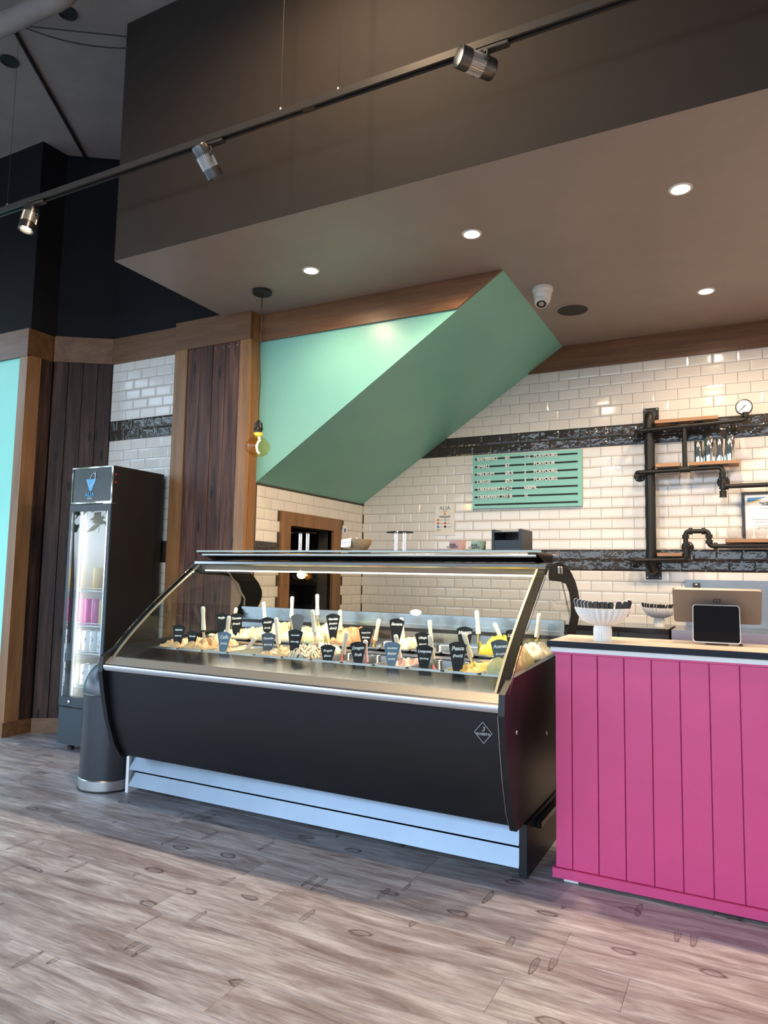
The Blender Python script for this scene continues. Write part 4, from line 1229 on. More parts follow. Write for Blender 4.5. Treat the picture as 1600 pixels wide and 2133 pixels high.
# ------------------------------------------------------------------ pipe shelf
pf = thing('pipe_shelf', 'black iron pipe wall shelf with timber boards and a pressure gauge', 'shelf', (-0.57, YW, 1.2))
YP = YW - 0.125
XP = -0.572
obj('upright', B(tube, arc_path([(XP, YW - 0.012, 2.335), (XP, YP, 2.335), (XP, YP, 1.243), (XP, YW - 0.012, 1.243)], 0.06, 7), 0.0345, 20), 'pipe_black', pf, smooth=True)
for z in (2.345, 1.236):
    po_ = obj('wall_plate', boxes((XP - 0.052, XP + 0.052, YW - 0.013, YW - 0.0063, z - 0.055, z + 0.055, 0.003)), 'pipe_black', pf)
    bm = bmesh.new()
    for dx in (-0.041, 0.041):
        for dz in (-0.043, 0.043):
            lathe(bm, [(0.0055, 0), (0.0045, 0.004), (0, 0.005)], 10, (XP + dx, YW - 0.013, z + dz), Matrix.Rotation(R(90), 4, 'X'))
    obj('screw', bm, 'bolt', po_, smooth=True)
YQ = YP - 0.048
def pipe(pts, r=0.0155, rad=0.03):
    return obj('pipe', B(tube, arc_path(pts, rad, 6) if len(pts) > 2 else pts, r, 14), 'pipe_black', pf, smooth=True)
def fitting(p, d, L=0.03, r=0.0235):
    p, d = Vector(p), Vector(d).normalized()
    bm = bmesh.new()
    tube(bm, [p - d * L / 2, p - d * (L / 2 - 0.006), p - d * (L / 2 - 0.0061), p + d * (L / 2 - 0.0061), p + d * (L / 2 - 0.006), p + d * L / 2], [r, r, r * 0.9, r * 0.9, r, r], 14)
    obj('pipe_fitting', bm, 'pipe_black', pf, smooth=True)
def flange(x, z, y1):
    bm = bmesh.new()
    lathe(bm, [(0.0, 0), (0.040, 0), (0.040, 0.006), (0.034, 0.009), (0.020, 0.011), (0.020, 0.024), (0.0, 0.024)], 24, (x, YW - 0.0064, z), Matrix.Rotation(R(90), 4, 'X'), cap=False)
    f = obj('flange', bm, 'pipe_black', pf, smooth=True)
    bm = bmesh.new()
    for k in range(4):
        a_ = R(45 + 90 * k)
        lathe(bm, [(0.0045, 0), (0.0035, 0.003), (0, 0.004)], 8, (x + 0.029 * math.cos(a_), YW - 0.015, z + 0.029 * math.sin(a_)), Matrix.Rotation(R(90), 4, 'X'))
    obj('screw', bm, 'bolt', f, smooth=True)
# top run with gauge
pipe([(-0.655, YW - 0.03, 2.207), (-0.655, YQ, 2.207), (0.026, YQ, 2.228), (0.026, YQ, 2.268)])
flange(-0.655, 2.207, YQ)
flange(-0.050, 2.200, YQ)
pipe([(-0.050, YQ, 2.2255), (-0.050, YW - 0.03, 2.200)])
fitting((0.026, YQ, 2.262), (0, 0, 1))
fitting((-0.345, YQ, 2.216), (1, 0, 0), 0.06)
# middle run
pipe([(-0.655, YW - 0.03, 1.915), (-0.655, YQ, 1.915), (-0.118, YQ, 1.925), (-0.118, YQ, 1.735)])
flange(-0.655, 1.913, YQ)
pipe([(-0.345, YQ, 2.214), (-0.345, YQ, 1.922)])
fitting((-0.345, YQ, 1.921), (1, 0, 0), 0.065)
fitting((-0.118, YQ, 1.87), (0, 0, 1), 0.035)
fitting((-0.118, YQ, 1.745), (0, 0, 1), 0.04)
flange(-0.118, 1.846, YQ)
pipe([(-0.118, YQ, 1.846), (-0.118, YW - 0.03, 1.846)])
fitting((-0.118, YQ, 1.80), (0, 0, 1), 0.04)
pipe([(-0.118, YQ, 1.796), (0.75, YQ, 1.80)])
fitting((-0.095, YQ, 1.796), (1, 0, 0), 0.02)
# bottom run
pipe([(-0.690, YW - 0.03, 1.307), (-0.690, YQ, 1.307), (-0.350, YQ, 1.318), (-0.350, YQ, 1.504), (-0.208, YQ, 1.504), (-0.208, YQ, 1.404), (0.75, YQ, 1.412)])
flange(-0.690, 1.300, YQ)
flange(-0.350, 1.405, YQ)
pipe([(-0.350, YQ, 1.41), (-0.350, YW - 0.03, 1.406)])
for p_, d_ in (((-0.350, YQ, 1.345), (0, 0, 1)), ((-0.350, YQ, 1.468), (0, 0, 1)), ((-0.318, YQ, 1.504), (1, 0, 0)), ((-0.240, YQ, 1.504), (1, 0, 0)), ((-0.208, YQ, 1.470), (0, 0, 1)), ((-0.208, YQ, 1.432), (0, 0, 1)), ((-0.170, YQ, 1.405), (1, 0, 0)), ((-0.350, YQ, 1.41), (0, 0, 1))):
    fitting(p_, d_, 0.022)
def sboard(x0, x1, z, y0=YQ - 0.025):
    obj('shelf_board', boxes((x0, x1, y0, YW - 0.03, z, z + 0.022)), 'shelf_oak', pf)
    bm = bmesh.new()
    for t in (0.3, 0.7):
        xm = x0 + (x1 - x0) * t
        box(bm, xm - 0.03, xm + 0.03, y0 + 0.004, y0 + 0.055, z - 0.006, z - 0.0002)
    obj('clip', bm, 'pipe_black', pf)
sboard(-0.528, -0.135, 2.2475)
sboard(-0.528, -0.375, 1.944)
sboard(-0.318, -0.018, 1.944)
sboard(-0.528, -0.372, 1.338)
sboard(-0.112, 0.60, 1.4285)
# pressure gauge
GX, GZ = 0.018, 2.313
gm_ = Matrix.Rotation(R(90), 4, 'X')
gd = obj('gauge', B(lathe, [(0.0, 0), (0.047, 0), (0.051, 0.004), (0.051, 0.026), (0.045, 0.028), (0.045, 0.024), (0.0, 0.024)], 36, (GX, YQ + 0.012, GZ), gm_, cap=False), 'satin_black', pf, smooth=True)
obj('dial', B(lathe, [(0.0, 0.0), (0.0448, 0.0), (0.0448, 0.0012), (0.0, 0.0012)], 36, (GX, YQ - 0.0121, GZ), gm_, cap=False), 'paper_white', gd)
bm = bmesh.new(); prism(bm, [(GX - 0.030, GZ - 0.026), (GX - 0.028, GZ - 0.028), (GX + 0.012, GZ + 0.008), (GX + 0.008, GZ + 0.013)], 'y', YQ - 0.0148, YQ - 0.0140); obj('needle', bm, 'ink', gd)
gw = Matrix.Translation(-wloc(pf))
for s_, dx, dz in (('0', -0.024, -0.014), ('2', -0.026, 0.012), ('4', 0.0, 0.030), ('6', 0.026, 0.010), ('8', 0.024, -0.016), ('bar', 0.0, -0.026)):
    text('dial_figure', s_, 0.010, 'ink', gd, gw @ front(GX + dx, YQ - 0.0139, GZ + dz), depth=0.0002)
# tumblers and glasses on the boards
ZB = 1.944 + 0.0225
def tumbler(x, y, r, h, lab):
    bm = bmesh.new(); lathe(bm, [(0.0, 0.002), (r * 0.93, 0.002), (r, 0.0), (r * 1.01, 0.003), (r * 0.80, h - 0.004), (r * 0.77, h), (0.0, h)], 28, (0, 0, 0), cap=False)
    o = obj('steel_tumbler', bm, 'chrome', smooth=True)
    o.location = (x, y, ZB)
    tag(o, lab, 'tumbler', 'steel tumblers on the pipe shelf')
tumbler(-0.263, 5.13, 0.031, 0.150, 'short chrome tumbler upside down, first from the upright pipe')
tumbler(-0.197, 5.118, 0.036, 0.170, 'tall chrome tumbler upside down, second from the upright pipe')
tumbler(-0.133, 5.155, 0.029, 0.162, 'narrow chrome tumbler standing behind between the two tall ones')
tumbler(-0.071, 5.118, 0.035, 0.172, 'tall chrome tumbler upside down at the board end under the gauge')
for k, (x, lab) in enumerate(((-0.066, 'clear ribbed glass at the end of the lower shelf board'), (0.014, 'clear ribbed glass under the certificate frame corner'), (0.096, 'clear ribbed glass third along the lower shelf board'), (0.178, 'clear ribbed glass fourth along the lower shelf board'))):
    bm = bmesh.new(); lathe(bm, [(0.0, 0.0), (0.026, 0.0), (0.036, 0.03), (0.038, 0.075), (0.036, 0.075), (0.034, 0.03), (0.024, 0.005), (0.0, 0.005)], 36, (0, 0, 0), flute=lambda a, i: 1 + 0.02 * math.sin(a * 18), cap=False)
    o = obj('drinking_glass', bm, 'tumbler_glass', smooth=True)
    o.location = (x, 5.115, 1.4285 + 0.0225)
    tag(o, lab, 'glass', 'glasses on the lower pipe shelf')

# ------------------------------------------------------------------ drinks fridge
fr = thing('drinks_fridge', 'tall narrow black glass-door fridge with ALIA header panel', 'fridge', (-3.84, 3.4, 0))
FX0, FX1, FY0, FY1 = -4.035, -3.648, 3.215, 3.662
obj('body', boxes((FX0, FX0 + 0.035, FY0 + 0.04, FY1, 0.045, 1.855), (FX1 - 0.022, FX1, FY0 + 0.004, FY1, 0.045, 1.857), (FX0 + 0.035, FX1 - 0.022, FY1 - 0.03, FY1, 0.045, 1.855), (FX0 + 0.035, FX1 - 0.022, FY0 + 0.05, FY1 - 0.03, 1.60, 1.855), (FX0 + 0.035, FX1 - 0.022, FY0 + 0.05, FY1 - 0.03, 0.06, 0.28)), 'fridge_black', fr)
obj('liner', boxes((FX0 + 0.0355, FX0 + 0.042, FY0 + 0.045, FY1 - 0.036, 0.2805, 1.5995), (FX1 - 0.029, FX1 - 0.0225, FY0 + 0.045, FY1 - 0.036, 0.2805, 1.5995), (FX0 + 0.0355, FX1 - 0.0225, FY1 - 0.036, FY1 - 0.0305, 0.2805, 1.5995), (FX0 + 0.042, FX1 - 0.029, FY0 + 0.045, FY1 - 0.036, 0.2805, 0.285)), 'fridge_liner', fr)
hd = obj('header_panel', boxes((FX0 + 0.010, FX1 - 0.012, FY0 + 0.002, FY0 + 0.05, 1.625, 1.848)), 'fridge_panel', fr)
obj('header_frame', boxes((FX0, FX0 + 0.0095, FY0 - 0.003, FY0 + 0.04, 1.612, 1.857), (FX1 - 0.0115, FX1 - 0.0002, FY0 - 0.003, FY0 + 0.0035, 1.612, 1.857), (FX0 + 0.0095, FX1 - 0.0115, FY0 - 0.003, FY0 + 0.01, 1.8485, 1.857), (FX0 + 0.0095, FX1 - 0.0115, FY0 - 0.003, FY0 + 0.01, 1.612, 1.6245)), 'chrome', hd)
hm = Matrix.Translation(-wloc(fr))
hx = (FX0 + FX1) / 2 - 0.012
bm = bmesh.new(); prism(bm, [(hx - 0.048, 1.775), (hx + 0.048, 1.775), (hx + 0.010, 1.697), (hx - 0.004, 1.695), (hx - 0.012, 1.70)], 'y', FY0 - 0.0005, FY0 + 0.0019); obj('cone_logo', bm, 'logo_blue', hd)
pts = []
for k in range(40):
    t = k / 39
    a_ = R(70 - 560 * t)
    r1, r2 = 0.030 - 0.014 * t, 0.060 - 0.026 * t
    pts.append((hx + 0.010 + r1 * math.cos(a_) + 0.3 * r2 * math.sin(a_) - 0.012 * (1 - t) + 0.01, FY0 - 0.0015, 1.778 + r2 * math.sin(a_) * 0.95 - 0.006))
obj('swirl_logo', B(tube, pts, 0.0022, 6), 'logo_white', hd, smooth=True)
text('lettering', 'ALIA', 0.040, 'logo_blue', hd, hm @ front(hx - 0.006, FY0 - 0.0005, 1.671), spacing=1.05, bold=0.0006)
text('lettering', 'Gelato', 0.018, 'logo_white', hd, hm @ front(hx - 0.006, FY0 - 0.0005, 1.647), shear=0.35)
bt = bmesh.new()
for z in (1.800, 1.748):
    lathe(bt, [(0.0075, 0), (0.0065, 0.003), (0, 0.0035)], 12, (FX1, FY0 + 0.022, z), Matrix.Rotation(R(90), 4, 'Y'))
obj('button', bt, 'button_red', fr, smooth=True)
DX0, DX1, DZ0, DZ1 = FX0, FX1 - 0.0005, 0.288, 1.606
do = obj('door', boxes((DX0, DX0 + 0.024, FY0 - 0.006, FY0 + 0.036, DZ0, DZ1), (DX1 - 0.024, DX1, FY0 - 0.006, FY0 + 0.0036, DZ0, DZ1), (DX0 + 0.024, DX1 - 0.024, FY0 - 0.006, FY0 + 0.034, DZ1 - 0.045, DZ1), (DX0 + 0.024, DX1 - 0.024, FY0 - 0.006, FY0 + 0.034, DZ0, DZ0 + 0.06)), 'fridge_blue', fr)
obj('chrome_edge', boxes((DX0 + 0.0242, DX0 + 0.032, FY0 - 0.007, FY0 + 0.004, DZ0 + 0.0605, DZ1 - 0.0455), (DX1 - 0.032, DX1 - 0.0242, FY0 - 0.007, FY0 + 0.004, DZ0 + 0.0605, DZ1 - 0.0455)), 'chrome', do)
obj('door_glass', boxes((DX0 + 0.0322, DX1 - 0.0322, FY0 - 0.002, FY0 + 0.002, DZ0 + 0.0605, DZ1 - 0.0455)), 'door_glass', do)
lk = bmesh.new(); lathe(lk, [(0.010, 0), (0.010, 0.005), (0.007, 0.007), (0, 0.007)], 16, (DX0 + 0.10, FY0 - 0.006, DZ0 + 0.03), gm_); obj('lock', lk, 'chrome', do, smooth=True)
obj('hinge', boxes((FX1 - 0.07, FX1 + 0.006, FY0 - 0.01, FY0 + 0.03, 1.6065, 1.6115)), 'chrome', fr)
obj('kick_panel', boxes((FX0 - 0.002, FX1 - 0.023, FY0 + 0.0, FY0 + 0.045, 0.045, 0.272), (FX0 - 0.002, FX1 - 0.023, FY0 - 0.004, FY0 + 0.04, 0.2725, 0.280)), 'fridge_blue', fr)
ft = bmesh.new()
for x in (FX0 + 0.06, FX1 - 0.06):
    for yy in (FY0 + 0.06, FY1 - 0.06):
        lathe(ft, [(0.022, 0), (0.022, 0.02), (0.012, 0.024), (0.012, 0.0449)], 14, (x, yy, 0))
obj('foot', ft, 'satin_black', fr, smooth=True)
fls = bmesh.new()
box(fls, FX0 + 0.046, FX0 + 0.054, FY0 + 0.05, FY0 + 0.058, 0.32, 1.57)
obj('light_strip', fls, 'fridge_led', fr)
lamp('fridge_light', 'AREA', Vector((FX0 + 0.06, FY0 + 0.06, 0.95)) - wloc(fr), 0.9, (1.0, 0.97, 0.92), fr, (0.5, 0.86, 0), shape='RECTANGLE', size=0.01, size_y=1.2)
SHZ = (0.40, 0.62, 0.80, 1.03)
for z in SHZ:
    bm = bmesh.new()
    for k in range(8):
        x = FX0 + 0.05 + k * 0.041
        tube(bm, [(x, FY0 + 0.07, z), (x, FY1 - 0.045, z)], 0.0025, 6)
    tube(bm, arc_path([(FX0 + 0.05, FY1 - 0.05, z + 0.004), (FX0 + 0.05, FY0 + 0.062, z + 0.004), (FX1 - 0.037, FY0 + 0.062, z + 0.004), (FX1 - 0.037, FY1 - 0.05, z + 0.004)], 0.02), 0.005, 8)
    tube(bm, [(FX0 + 0.05, FY0 + 0.062, z + 0.022), (FX1 - 0.037, FY0 + 0.062, z + 0.022)], 0.0035, 8)
    obj('wire_shelf', bm, 'white_paint', fr, smooth=True)
def can(x, y, z, h, mat, lab, dot=None, grp='drinks in the fridge'):
    r = 0.0305
    t = thing('drink_can', lab, 'can', (x, y, z), grp)
    bm = bmesh.new(); lathe(bm, [(0.0, 0.003), (r * 0.8, 0.0), (r, 0.008), (r, h - 0.012), (r * 0.86, h - 0.002), (r * 0.88, h), (r * 0.82, h), (r * 0.8, h - 0.005), (0, h - 0.005)], 20, (0, 0, 0), cap=False)
    obj('can_body', bm, mat, t, smooth=True, local=True)
    if dot:
        for (rad, zz, m_) in ((0.018, h * 0.62, 'ink'), (0.009, h * 0.30, dot)):
            bm = bmesh.new()
            vs = []
            for k in range(16):
                a_ = 2 * math.pi * k / 16
                th = rad * math.cos(a_) / r
                vs.append(bm.verts.new((1.012 * r * math.sin(th), -1.012 * r * math.cos(th), zz + rad * math.sin(a_))))
            bm.faces.new(vs)
            obj('can_print', bm, m_, t, local=True)
    return t
nm_sh = {0: 'bottom', 1: 'second lowest', 2: 'third lowest', 3: 'top'}
cx_ = [FX0 + 0.085 + 0.072 * k for k in range(4)]
for si, z in enumerate(SHZ):
    for k, x in enumerate(cx_):
        zz = z + 0.0095
        place = ('first', 'second', 'third', 'fourth')[k] + ' from the hinge-free side'
        if si == 0:
            can(x, FY0 + 0.12, zz, 0.140, 'can_white', 'white can with red spot on the bottom fridge shelf, %s' % place, 'ink_red')
        elif si == 1:
            can(x, FY0 + 0.12, zz, 0.140, 'can_white', 'white can with %s spot on the second fridge shelf, %s' % (('yellow', 'yellow', 'red', 'red')[k], place), ('ink_yellow', 'ink_yellow', 'ink_red', 'ink_red')[k])
        elif si == 2:
            nmc = ('magenta', 'magenta', 'gold', 'lime')[k]
            can(x, FY0 + 0.12, zz, 0.17, 'bottle_' + nmc, 'tall %s can on the third fridge shelf, %s' % (nmc, place))
        elif k in (1, 3):
            nmc = {1: 'gold', 3: 'red'}[k]
            can(x, FY0 + 0.12, zz, 0.15, 'bottle_' + nmc, '%s can on the top fridge shelf' % nmc)

# ------------------------------------------------------------------ bin
bn = thing('waste_bin', 'tall grey metal bin with domed lid and steel base ring', 'bin', (-3.142, 2.855, 0))
BX, BY, BR = -3.142, 2.855, 0.160
obj('body', B(lathe, [(0.0, 0.062), (BR * 0.985, 0.062), (BR * 0.985, 0.498), (0.0, 0.498)], 48, (BX, BY, 0), cap=False), 'bin_grey', bn, smooth=True)
obj('base_ring', B(lathe, [(0.0, 0.010), (BR * 1.02, 0.010), (BR * 1.02, 0.058), (BR * 0.99, 0.0618), (0.0, 0.0618)], 48, (BX, BY, 0), cap=False), 'aluminium', bn, smooth=True)
obj('base_rubber', B(lathe, [(0.0, 0.0), (BR * 1.04, 0.0), (BR * 1.04, 0.0095), (0.0, 0.0095)], 48, (BX, BY, 0), cap=False), 'satin_black', bn, smooth=True)
obj('lid_rim', B(lathe, [(0.0, 0.4985), (BR * 1.0, 0.4985), (BR * 1.015, 0.503), (BR * 1.0, 0.508), (0.0, 0.508)], 48, (BX, BY, 0), cap=False), 'lamp_grey', bn, smooth=True)
dp = [(BR * math.cos(R(a_)), 0.5085 + 0.185 * math.sin(R(a_))) for a_ in range(0, 86, 7)]
obj('domed_lid', B(lathe, [(0.0, 0.5085)] + dp + [(0.0, 0.5085 + 0.185)], 48, (BX, BY, 0), cap=False), 'bin_grey', bn, smooth=True)

# ------------------------------------------------------------------ ceiling lights and fittings
def downlight(x, y, lab, ZS=ZS, power=DOWN_W, group='recessed soffit downlights'):
    t = thing('downlight', lab, 'ceiling light', (x, y, ZS), group)
    obj('trim_ring', B(lathe, [(0.040, -0.001), (0.040, -0.005), (0.048, -0.006), (0.052, -0.001)], 28, (x, y, ZS), cap=False), 'cam_white', t, smooth=True)
    obj('lens', B(lathe, [(0.0, -0.0042), (0.0398, -0.0042), (0.0398, -0.001), (0.0, -0.001)], 28, (x, y, ZS), cap=False), 'lens_glow', t)
    lamp('downlight_lamp', 'SPOT', (0, 0, -0.02), power, WARM, t, (0, 0, -1), spot_size=R(170), spot_blend=0.7, shadow_soft_size=0.04)
downlight(-2.206, 3.293, 'lit downlight above the mint stair face, next to the pendant', ZS, 36.0)
downlight(-1.211, 3.277, 'lit downlight in front of the mint stair point', ZS, 140.0)
downlight(-0.217, 3.281, 'lit downlight nearest the bulkhead edge, above the till')
downlight(-0.170, 4.555, 'lit downlight close to the tiled wall', ZS, 42.0)
downlight(0.78, 3.28, 'lit downlight right of the one above the till')
downlight(0.83, 4.555, 'lit downlight right of the one by the tiled wall', ZS, 42.0)
downlight(1.75, 3.28, 'added unseen downlight of the front row, next to the right wall')  # unseen lamp added for bounce off the right wall onto the stair underside
downlight(1.75, 4.555, 'added unseen downlight of the rear row, next to the right wall')  # second unseen lamp, added for the same wall bounce
downlight(-1.55, 1.85, 'lit downlight in the high ceiling before the bulkhead', ZC, 170.0, 'high ceiling downlights')
# pendant bulb
PXc, PYc = -2.65, 3.415
pn = thing('pendant_light', 'amber globe filament bulb hanging on a black cord by the timber pillar', 'pendant light', (PXc, PYc, ZS))
obj('ceiling_rose', B(lathe, [(0.0, 0.0), (0.060, 0.0), (0.060, -0.018), (0.055, -0.022), (0.0, -0.022)], 32, (PXc, PYc, ZS - 0.001), cap=False), 'satin_black', pn, smooth=True)
obj('cord', B(tube, [(PXc, PYc, ZS - 0.022), (PXc + 0.004, PYc, 2.75), (PXc - 0.002, PYc, 2.55), (PXc + 0.012, PYc, 2.35), (PXc + 0.006, PYc, 2.2), (PXc + 0.010, PYc, 2.112)], 0.0032, 8), 'satin_black', pn, smooth=True)
bx_ = PXc + 0.010
obj('bulb_holder', B(lathe, [(0.004, 2.118), (0.012, 2.100), (0.024, 2.092), (0.026, 2.060), (0.030, 2.056), (0.024, 2.050), (0.022, 2.032), (0.0, 2.032)], 24, (bx_, PYc, 0), cap=False), 'satin_black', pn, smooth=True)
obj('bulb_cap', B(lathe, [(0.026, 2.032), (0.029, 2.028), (0.024, 2.018), (0.0, 2.018)], 24, (bx_, PYc, 0), cap=False), 'bottle_gold', pn, smooth=True)
gpr = [(0.022, 2.018), (0.025, 2.006), (0.040, 1.998)]
for a_ in range(60, -91, -10):
    gpr.append((max(0.0, 0.0745 * math.cos(R(a_))), 1.944 + 0.0635 * math.sin(R(a_))))
obj('bulb_glass', B(lathe, gpr, 36, (bx_, PYc, 0), cap=False), 'amber_glass', pn, smooth=True)
fp = [(bx_ + 0.004, PYc, 2.005), (bx_ + 0.012, PYc, 1.985), (bx_ + 0.002, PYc - 0.004, 1.972), (bx_ - 0.010, PYc, 1.950), (bx_ - 0.011, PYc + 0.004, 1.935), (bx_ - 0.002, PYc, 1.915), (bx_ + 0.010, PYc, 1.905)]
obj('filament', B(tube, fp, 0.0055, 10), 'filament', pn, smooth=True)
lamp('bulb_lamp', 'POINT', Vector((bx_, PYc - 0.02, 1.945)) - wloc(pn), 3.0, (1.0, 0.62, 0.26), pn, None, shadow_soft_size=0.03)
# dome camera
kx, ky = -1.056, 4.10
dc = thing('security_camera', 'white turret security camera under the soffit', 'camera', (kx, ky, ZS))
obj('mount', B(lathe, [(0.0, 0.0), (0.062, 0.0), (0.063, -0.02), (0.056, -0.026), (0.0, -0.026)], 32, (kx, ky, ZS - 0.001), cap=False), 'cam_white', dc, smooth=True)
obj('housing', B(lathe, [(0.0, -0.0265), (0.055, -0.0265), (0.054, -0.05), (0.046, -0.085), (0.036, -0.10), (0.0, -0.10)], 32, (kx, ky, ZS), cap=False), 'cam_white', dc, smooth=True)
Mc = Matrix.Translation((kx - 0.004, ky - 0.008, ZS - 0.075)) @ Vector((0.1, -0.55, -1)).to_track_quat('Z', 'Y').to_matrix().to_4x4()
ey = bmesh.new(); lathe(ey, [(0.0, -0.03), (0.034, -0.02), (0.043, 0.0), (0.040, 0.025), (0.034, 0.042), (0.030, 0.043), (0.030, 0.038), (0.0, 0.038)], 28, (0, 0, 0), Mc, cap=False)
eo = obj('eyeball', ey, 'cam_white', dc, smooth=True)
ln = bmesh.new(); lathe(ln, [(0.0, 0.0385), (0.0295, 0.0385), (0.0295, 0.041), (0.0, 0.041)], 24, (0, 0, 0), Mc, cap=False); obj('lens_ring', ln, 'satin_black', eo)
ln = bmesh.new(); lathe(ln, [(0.0, 0.0412), (0.016, 0.0412), (0.015, 0.0425), (0.0, 0.043)], 20, (0, 0, 0), Mc, cap=False); obj('lens', ln, 'lamp_fin', eo)
spk = thing('ceiling_speaker', 'round dark flush speaker in the soffit beside the camera', 'speaker', (-0.967, 4.523, ZS))
obj('rim', B(lathe, [(0.098, -0.0005), (0.098, -0.005), (0.118, -0.004), (0.120, -0.0005)], 40, (-0.967, 4.523, ZS), cap=False), 'soffit', spk, smooth=True)
obj('grille', B(lathe, [(0.0, -0.004), (0.0978, -0.004), (0.0978, -0.0006), (0.0, -0.0006)], 40, (-0.967, 4.523, ZS), cap=False), 'speaker_grille', spk)
# track and its spotlights
TY, TZ = 2.44, 3.225
tr = thing('lighting_track', 'long suspended black lighting track with thin cables', 'track', (-2.0, TY, TZ))
obj('rail', B(prism, [(TY - 0.018, TZ), (TY - 0.018, TZ + 0.032), (TY + 0.018, TZ + 0.032), (TY + 0.018, TZ), (TY + 0.008, TZ), (TY + 0.008, TZ + 0.014), (TY - 0.008, TZ + 0.014), (TY - 0.008, TZ)], 'x', -6.9, 1.4), 'track_black', tr)
obj('track_joiner', boxes((-1.70, -1.64, TY - 0.0195, TY + 0.0195, TZ - 0.001, TZ + 0.0335)), 'track_black', tr)
for x in (-3.755, -1.825, -1.52, -0.1):
    obj('cable', B(tube, [(x, TY, TZ + 0.034), (x, TY, ZC)], 0.0011, 6), 'track_black', tr)
    obj('cable_grip', B(lathe, [(0.0, 0.0325), (0.006, 0.0325), (0.006, 0.05), (0.003, 0.056), (0.0, 0.056)], 12, (x, TY, TZ), cap=False), 'lamp_fin', tr, smooth=True)
def spot(x, d, lab, power, ax):
    """track head hanging at x, shining along d; ax = sideways yoke axis"""
    t = thing('track_spotlight', lab, 'spotlight', (x, TY, TZ), 'spotlights on the track')
    ad = bmesh.new()
    box(ad, x - 0.01, x + 0.115, TY - 0.0165, TY + 0.0165, TZ - 0.016, TZ - 0.001, 0.004, 2)
    obj('adapter', ad, 'track_black', t)
    d = Vector(d).normalized(); ax = Vector(ax); ax = (ax - d * ax.dot(d)).normalized()
    piv = Vector((x, TY, TZ - 0.062))
    up = (-d - ax * (-d).dot(ax))
    q = Matrix((ax, d.cross(ax), d)).transposed().to_4x4()
    c = piv + d * 0.015
    Mq = Matrix.Translation(c) @ q
    yk = bmesh.new()
    tube(yk, arc_path([piv + ax * 0.050, piv + ax * 0.050 + Vector((0, 0, 0.034)), piv + Vector((0, 0, 0.042)), piv - ax * 0.050 + Vector((0, 0, 0.034)), piv - ax * 0.050], 0.015, 4), 0.0045, 8)
    tube(yk, [piv + Vector((0, 0, 0.040)), piv + Vector((0, 0, 0.050))], 0.008, 10)
    obj('yoke', yk, 'track_black', t, smooth=True)
    r = 0.0415
    bk = bmesh.new(); lathe(bk, [(0.0, -0.070), (r * 0.93, -0.070), (r, -0.064), (r, -0.022), (0.0, -0.022)], 28, (0, 0, 0), Mq, cap=False)
    obj('rear_cap', bk, 'lamp_grey', t, smooth=True)
    fn = bmesh.new(); lathe(fn, [(0.0, -0.022), (r * 1.0, -0.022), (r * 1.0, 0.040), (0.0, 0.040)], 28 * 4, (0, 0, 0), Mq, flute=lambda a_, i: 1.0 if (int(a_ / (2 * math.pi) * 28 * 4 + 0.5) % 4) < 2 else 0.88, cap=False)
    obj('heat_sink', fn, 'lamp_fin', t)
    fc = bmesh.new(); lathe(fc, [(0.0, 0.040), (r, 0.040), (r * 1.02, 0.048), (r * 1.02, 0.084), (r * 0.93, 0.085), (r * 0.82, 0.062), (0.0, 0.060)], 32, (0, 0, 0), Mq, cap=False)
    obj('front_ring', fc, 'lamp_grey', t, smooth=True)
    le = bmesh.new(); lathe(le, [(0.0, 0.0605), (r * 0.62, 0.0625), (r * 0.60, 0.067), (0.0, 0.070)], 24, (0, 0, 0), Mq, cap=False)
    obj('lens', le, 'lens_glow' if power else 'paper_white', t, smooth=True)
    kn = bmesh.new()
    for s_ in (-1, 1):
        tube(kn, [piv + ax * s_ * 0.042, piv + ax * s_ * 0.058], 0.0085, 12)
    obj('knob', kn, 'lamp_grey', t, smooth=True)
    if power: lamp('spot_lamp', 'SPOT', c + d * 0.09 - Vector((x, TY, TZ)), power, WARM, t, d, spot_size=R(46), spot_blend=0.5, shadow_soft_size=0.025)
spot(-3.54, (-0.02, -0.20, -1.0), 'lit track spotlight pointing down, farthest along the track', TRACK_W, (1, 0.25, 0))
spot(-2.265, (0.18, 0.62, -0.77), 'track spotlight tilted away to the right, in the middle of the track', 0.0, (1, -0.2, 0))
spot(-0.87, (-0.62, -0.76, 0.06), 'track spotlight turned sideways showing its lit lens, nearest the camera', TRACK_W, (0.76, -0.62, 0))
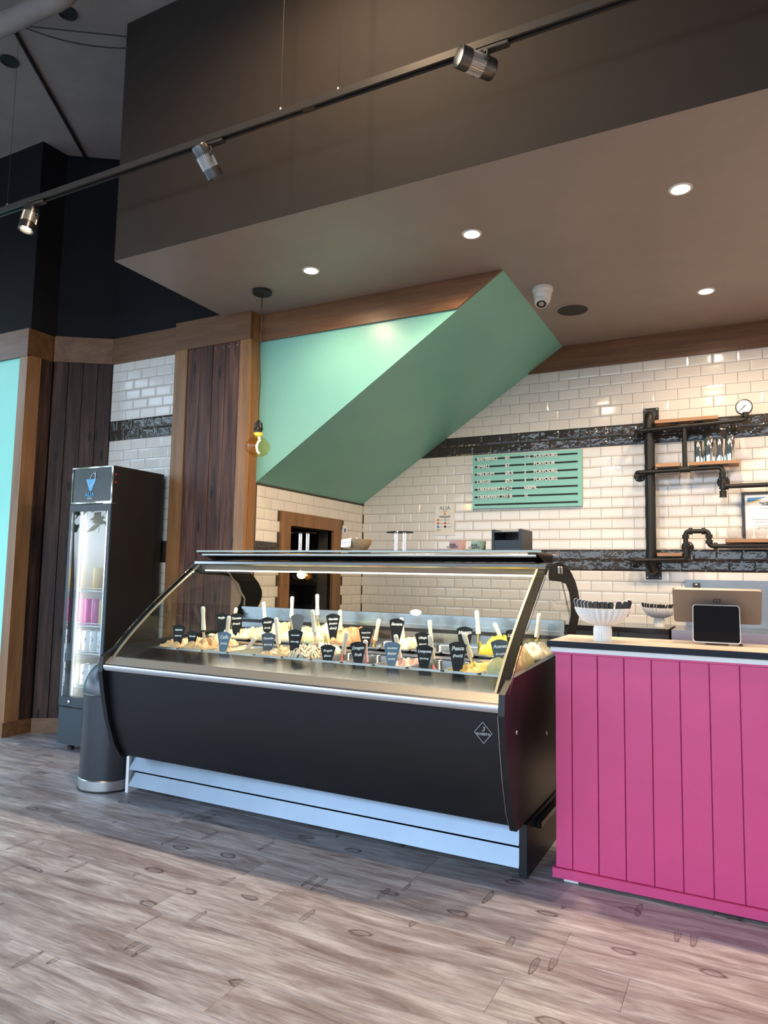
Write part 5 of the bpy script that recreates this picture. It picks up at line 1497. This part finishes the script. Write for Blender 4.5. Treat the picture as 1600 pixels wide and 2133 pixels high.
# bits under the high ceiling
dt = at_origin(obj('duct_pipe', B(tube, arc_path([(-7.1, 2.095, 4.18), (-3.05, 2.257, 4.18), (-3.04, 2.258, 4.389)], 0.12, 6), 0.055, 20), 'upper_ceiling', smooth=True), (-3.35, 2.25, 4.18))
tag(dt, 'grey round duct under the high ceiling', 'duct')
cb = at_origin(obj('ceiling_conduit', B(tube, [(-3.80, 2.43, ZC - 0.012), (-4.53, 3.58, ZC - 0.012)], 0.012, 10), 'hatch_dark', smooth=True), (-4.1, 3.0, ZC - 0.012))
tag(cb, 'thin dark conduit running across the high ceiling', 'conduit')
for k, (sag, lab) in enumerate(((0.0, 'upper of two loose cables under the high ceiling'), (0.07, 'lower of two loose cables under the high ceiling'))):
    p0, p1 = Vector((-3.735 + 0.01 * k, 2.447, ZC - 0.006 - 0.012 * k)), Vector((-3.12, 2.70, ZC - 0.11 - 0.07 * k))
    pts = [p0.lerp(p1, t / 10) - Vector((0, 0, sag * 4 * (t / 10) * (1 - t / 10) * 0.5)) for t in range(11)]
    o = at_origin(obj('loose_cable', B(tube, pts, 0.004, 6), 'hatch_dark', smooth=True), tuple(p0))
    tag(o, lab, 'cable', 'loose ceiling cables')

# street trees outside the side shop front (seen mirrored in the fridge door)
for k, (x, y, h, r) in enumerate(((-11.2, -2.5, 3.3, 1.45), (-11.8, 0.9, 2.9, 1.2), (-10.6, -5.9, 3.4, 1.5))):
    t = thing('street_tree', 'leafy street tree outside the side window, %s' % ('middle one', 'one nearest the mint wall', 'one farthest from the mint wall')[k], 'tree', (x, y, -0.15), 'street trees outside')
    obj('trunk', B(tube, [(x, y, -0.15), (x + 0.05, y, 1.0), (x, y + 0.05, h - 0.4)], [0.13, 0.10, 0.07], 10), 'old_board', t, smooth=True)
    bm = bmesh.new()
    rnd = random.Random(k)
    for i in range(900):
        d = Vector((rnd.gauss(0, 1), rnd.gauss(0, 1), rnd.gauss(0, 0.8))).normalized() * r * (0.55 + 0.45 * rnd.random())
        c = Vector((x, y, h)) + d
        n1 = Vector((rnd.uniform(-1, 1), rnd.uniform(-1, 1), rnd.uniform(-1, 1))).normalized()
        n2 = n1.orthogonal().normalized()
        s_ = 0.16
        bm.faces.new([bm.verts.new(c + n1 * s_), bm.verts.new(c + n2 * s_ * 0.5), bm.verts.new(c - n1 * s_), bm.verts.new(c - n2 * s_ * 0.5)])
    f = obj('foliage', bm, 'leaf_green', t)
    f['kind'] = 'stuff'
pav = struct('pavement', boxes((-40, XW - 0.2, -40, 40, -0.3, -0.16), (XW - 0.2, 40, -40, YF - 0.2, -0.3, -0.16)), 'paving')
